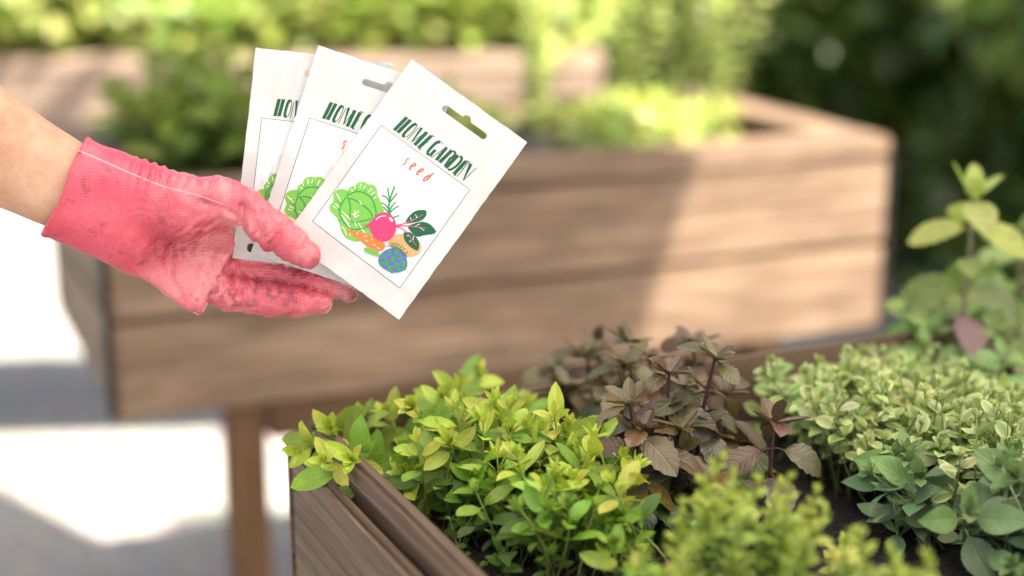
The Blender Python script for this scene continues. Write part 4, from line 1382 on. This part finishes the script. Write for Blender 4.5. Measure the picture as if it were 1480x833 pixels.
def glove_mat():
    m, n, l, b = new_mat('pink rubber glove')
    a = n.new('ShaderNodeVertexColor'); a.layer_name = 'Col'      # red = coating, green = free, blue = dirt mask
    sep = n.new('ShaderNodeSeparateColor'); l.new(a.outputs[0], sep.inputs[0])
    uv = n.new('ShaderNodeUVMap')
    nz = n.new('ShaderNodeTexNoise'); nz.inputs['Scale'].default_value = 26; nz.inputs['Detail'].default_value = 4
    l.new(uv.outputs[0], nz.inputs[0])
    knit = n.new('ShaderNodeMix'); knit.data_type = 'RGBA'
    rk = ramp(n, [(.3, (0.64, 0.055, 0.095)), (.7, (0.76, 0.105, 0.16))]); l.new(nz.outputs[0], rk.inputs[0])
    rc_ = ramp(n, [(.3, (0.56, 0.06, 0.095)), (.5, (0.68, 0.125, 0.16)), (.7, (0.79, 0.28, 0.29))]); l.new(nz.outputs[0], rc_.inputs[0])
    l.new(sep.outputs[0], knit.inputs[0]); l.new(rk.outputs[0], knit.inputs[6]); l.new(rc_.outputs[0], knit.inputs[7])
    # dirt: small dark smudges
    nd = n.new('ShaderNodeTexNoise'); nd.inputs['Scale'].default_value = 160; nd.inputs['Detail'].default_value = 3; nd.inputs['Roughness'].default_value = .55
    l.new(uv.outputs[0], nd.inputs[0])
    nd2 = n.new('ShaderNodeTexNoise'); nd2.inputs['Scale'].default_value = 30; nd2.inputs['Detail'].default_value = 1
    l.new(uv.outputs[0], nd2.inputs[0])
    mm = n.new('ShaderNodeMath'); mm.operation = 'MULTIPLY'; l.new(nd.outputs[0], mm.inputs[0]); l.new(nd2.outputs[0], mm.inputs[1])
    rd = ramp(n, [(.325, (0, 0, 0)), (.41, (.6, .6, .6))]); l.new(mm.outputs[0], rd.inputs[0])
    dm = n.new('ShaderNodeMath'); dm.operation = 'MAXIMUM'; l.new(rd.outputs[0], dm.inputs[0]); l.new(sep.outputs[2], dm.inputs[1])
    mx = n.new('ShaderNodeMix'); mx.data_type = 'RGBA'; l.new(dm.outputs[0], mx.inputs[0]); l.new(knit.outputs[2], mx.inputs[6])
    mx.inputs[7].default_value = (0.24, 0.04, 0.06, 1)
    l.new(mx.outputs[2], b.inputs['Base Color'])
    rr = n.new('ShaderNodeMapRange'); rr.inputs[3].default_value = .6; rr.inputs[4].default_value = .27
    l.new(sep.outputs[0], rr.inputs[0]); l.new(rr.outputs[0], b.inputs['Roughness'])
    b.inputs['Coat Weight'].default_value = .45; b.inputs['Coat Roughness'].default_value = .14
    b.inputs['Subsurface Weight'].default_value = .05
    b.inputs['Subsurface Radius'].default_value = (.004, .0015, .0015)
    b.inputs['Subsurface Scale'].default_value = .6
    # knit: fine grid
    sp = n.new('ShaderNodeSeparateXYZ'); l.new(uv.outputs[0], sp.inputs[0])
    hs = []
    for i in range(2):
        s_ = n.new('ShaderNodeMath'); s_.operation = 'MULTIPLY'; s_.inputs[1].default_value = 2 * math.pi / 0.0017; l.new(sp.outputs[i], s_.inputs[0])
        q = n.new('ShaderNodeMath'); q.operation = 'SINE'; l.new(s_.outputs[0], q.inputs[0]); hs.append(q)
    sm = n.new('ShaderNodeMath'); sm.operation = 'ADD'; l.new(hs[0].outputs[0], sm.inputs[0]); l.new(hs[1].outputs[0], sm.inputs[1])
    n3 = n.new('ShaderNodeTexNoise'); n3.inputs['Scale'].default_value = 48; n3.inputs['Detail'].default_value = 3; n3.inputs['Distortion'].default_value = 2.4
    l.new(uv.outputs[0], n3.inputs[0])
    sc = n.new('ShaderNodeMath'); sc.operation = 'MULTIPLY_ADD'; sc.inputs[1].default_value = .045; l.new(sm.outputs[0], sc.inputs[0]); l.new(n3.outputs[0], sc.inputs[2])
    bp = n.new('ShaderNodeBump'); bp.inputs['Strength'].default_value = .75; bp.inputs['Distance'].default_value = .003
    l.new(sc.outputs[0], bp.inputs['Height']); l.new(bp.outputs[0], b.inputs['Normal'])
    return m


def skin_mat():
    m, n, l, b = new_mat('skin')
    tc = n.new('ShaderNodeTexCoord')
    z = n.new('ShaderNodeTexNoise'); z.inputs['Scale'].default_value = 30; z.inputs['Detail'].default_value = 8; z.inputs['Roughness'].default_value = .62
    l.new(tc.outputs['Object'], z.inputs[0])
    r = ramp(n, [(.32, (.40, .195, .105)), (.5, (.54, .305, .19)), (.68, (.62, .39, .26))]); l.new(z.outputs[0], r.inputs[0])
    l.new(r.outputs[0], b.inputs['Base Color'])
    b.inputs['Roughness'].default_value = .5
    b.inputs['Subsurface Weight'].default_value = .25; b.inputs['Subsurface Radius'].default_value = (.01, .004, .002); b.inputs['Subsurface Scale'].default_value = .5
    z2 = n.new('ShaderNodeTexNoise'); z2.inputs['Scale'].default_value = 400; z2.inputs['Detail'].default_value = 3
    l.new(tc.outputs['Object'], z2.inputs[0])
    bp = n.new('ShaderNodeBump'); bp.inputs['Strength'].default_value = .3; bp.inputs['Distance'].default_value = .0012
    l.new(z2.outputs[0], bp.inputs['Height']); l.new(bp.outputs[0], b.inputs['Normal'])
    return m


def build_hand():
    h = 2.1
    lo = np.array([30, 170, -90.]); hi = np.array([535, 480, 125.])
    n = ((hi - lo) / h).astype(int) + 1
    ax = [lo[i] + np.arange(n[i]) * h for i in range(3)]
    f = np.empty(n, np.float32)
    step = 24
    for i in range(0, n[0], step):
        G = np.stack(np.meshgrid(ax[0][i:i + step], ax[1], ax[2], indexing='ij'), -1).astype(np.float32)
        f[i:i + step] = glove_sdf(G)
    V, F = surface_nets(f)
    A = lo + V * h
    wpos = uvw_world(A)
    elbow = at(-380, 20, 1.08)
    root = empty('person', elbow)
    tag(root, 'person holding out a fan of seed packets in a dirty pink garden glove', 'person')
    off = np.array(list(elbow))
    coat = ss(A[:, 0] + .25 * (A[:, 1] - 330), 195, 235)
    dirt = np.zeros(len(A))
    for (u, v, r_, s_) in [(512, 428, 12, .85), (495, 425, 10, .3), (440, 372, 10, .15), (350, 390, 8, .15), (282, 446, 9, .3), (455, 380, 7, .3)]:
        dirt = np.maximum(dirt, s_ * np.exp(-(((A[:, 0] - u) ** 2 + (A[:, 1] - v) ** 2) / r_ ** 2)))
    C = np.stack([coat, np.zeros(len(A)), dirt], 1)
    uv = A[:, :2] * P0 + A[:, 2:3] * P0 * np.array([[.35, .6]])
    gl = link('glove', mesh_np('glove', wpos - off, F, uv, C), glove_mat(), root, True)
    # pale piping seam on the glove
    pts = chaikin([(104, 214), (150, 234), (195, 254), (240, 272), (285, 282), (325, 296)], 3, False)
    P = []
    for (u, v) in pts:
        ws = np.arange(-88, 60, .5)
        q = np.stack([np.full_like(ws, u), np.full_like(ws, v), ws], -1).astype(np.float32)
        d = glove_sdf(q)
        k = np.argmax(d < 0)
        P.append((u, v, ws[k] + .6))
    Pw = uvw_world(np.array(P))
    sm_ = Plant()
    sm_.tube([Vector(p) for p in Pw], .0008, .0004, (.82, .38, .41), (.82, .32, .36), 8)
    link('seam', mesh_np('seam', np.array(sm_.sV) - off, np.array(sm_.sF), None, np.array(sm_.sC)), M_stem, gl, True)
    # bare forearm, one skin, running out of the picture past the elbow
    ctr = [(150, 295, 20, 50, 44), (110, 275, 20, 60, 48), (88, 264, 20, 64, 49), (40, 239, 21, 68, 52), (0, 218, 23, 75, 58), (-80, 175, 30, 88, 74), (-200, 112, 60, 98, 88), (-300, 60, 100, 96, 92),
           (-380, 20, 150, 90, 90), (-440, -40, 210, 92, 90), (-520, -140, 260, 104, 100), (-640, -300, 330, 118, 112), (-720, -420, 370, 128, 120)]
    K = 28; V = []; Fc = []
    ctrs = chaikin_nd(ctr, 2)
    for i, c in enumerate(ctrs):
        a = np.array(ctrs[max(0, i - 1)][:3]); b = np.array(ctrs[min(len(ctrs) - 1, i + 1)][:3])
        d = (b - a) / np.linalg.norm(b - a)
        side = np.cross(d, [0, 0, 1.]); side /= np.linalg.norm(side); up = np.cross(side, d)
        for j in range(K):
            t = 2 * math.pi * j / K
            r_ = 1 + .05 * math.cos(2 * t + .6) + .02 * math.cos(3 * t + i * .05)
            # two tendons on the inner wrist
            V.append(np.array(c[:3]) + side * (c[3] * math.cos(t) * r_) + up * (c[4] * math.sin(t) * r_))
    n_ = len(ctrs)
    for i in range(n_ - 1):
        for j in range(K):
            Fc.append([i * K + j, i * K + (j + 1) % K, (i + 1) * K + (j + 1) % K, (i + 1) * K + j])
    me = mesh_np('arm', uvw_world(np.array(V)) - off, np.array(Fc))
    link('arm', me, skin_mat(), root, True)


def chaikin_nd(p, it):
    p = [np.array(q, float) for q in p]
    for _ in range(it):
        o = [p[0]]
        for a, b in zip(p[:-1], p[1:]):
            o += [a * .75 + b * .25, a * .25 + b * .75]
        o.append(p[-1]); p = o
    return [tuple(q) for q in p]


build_hand()
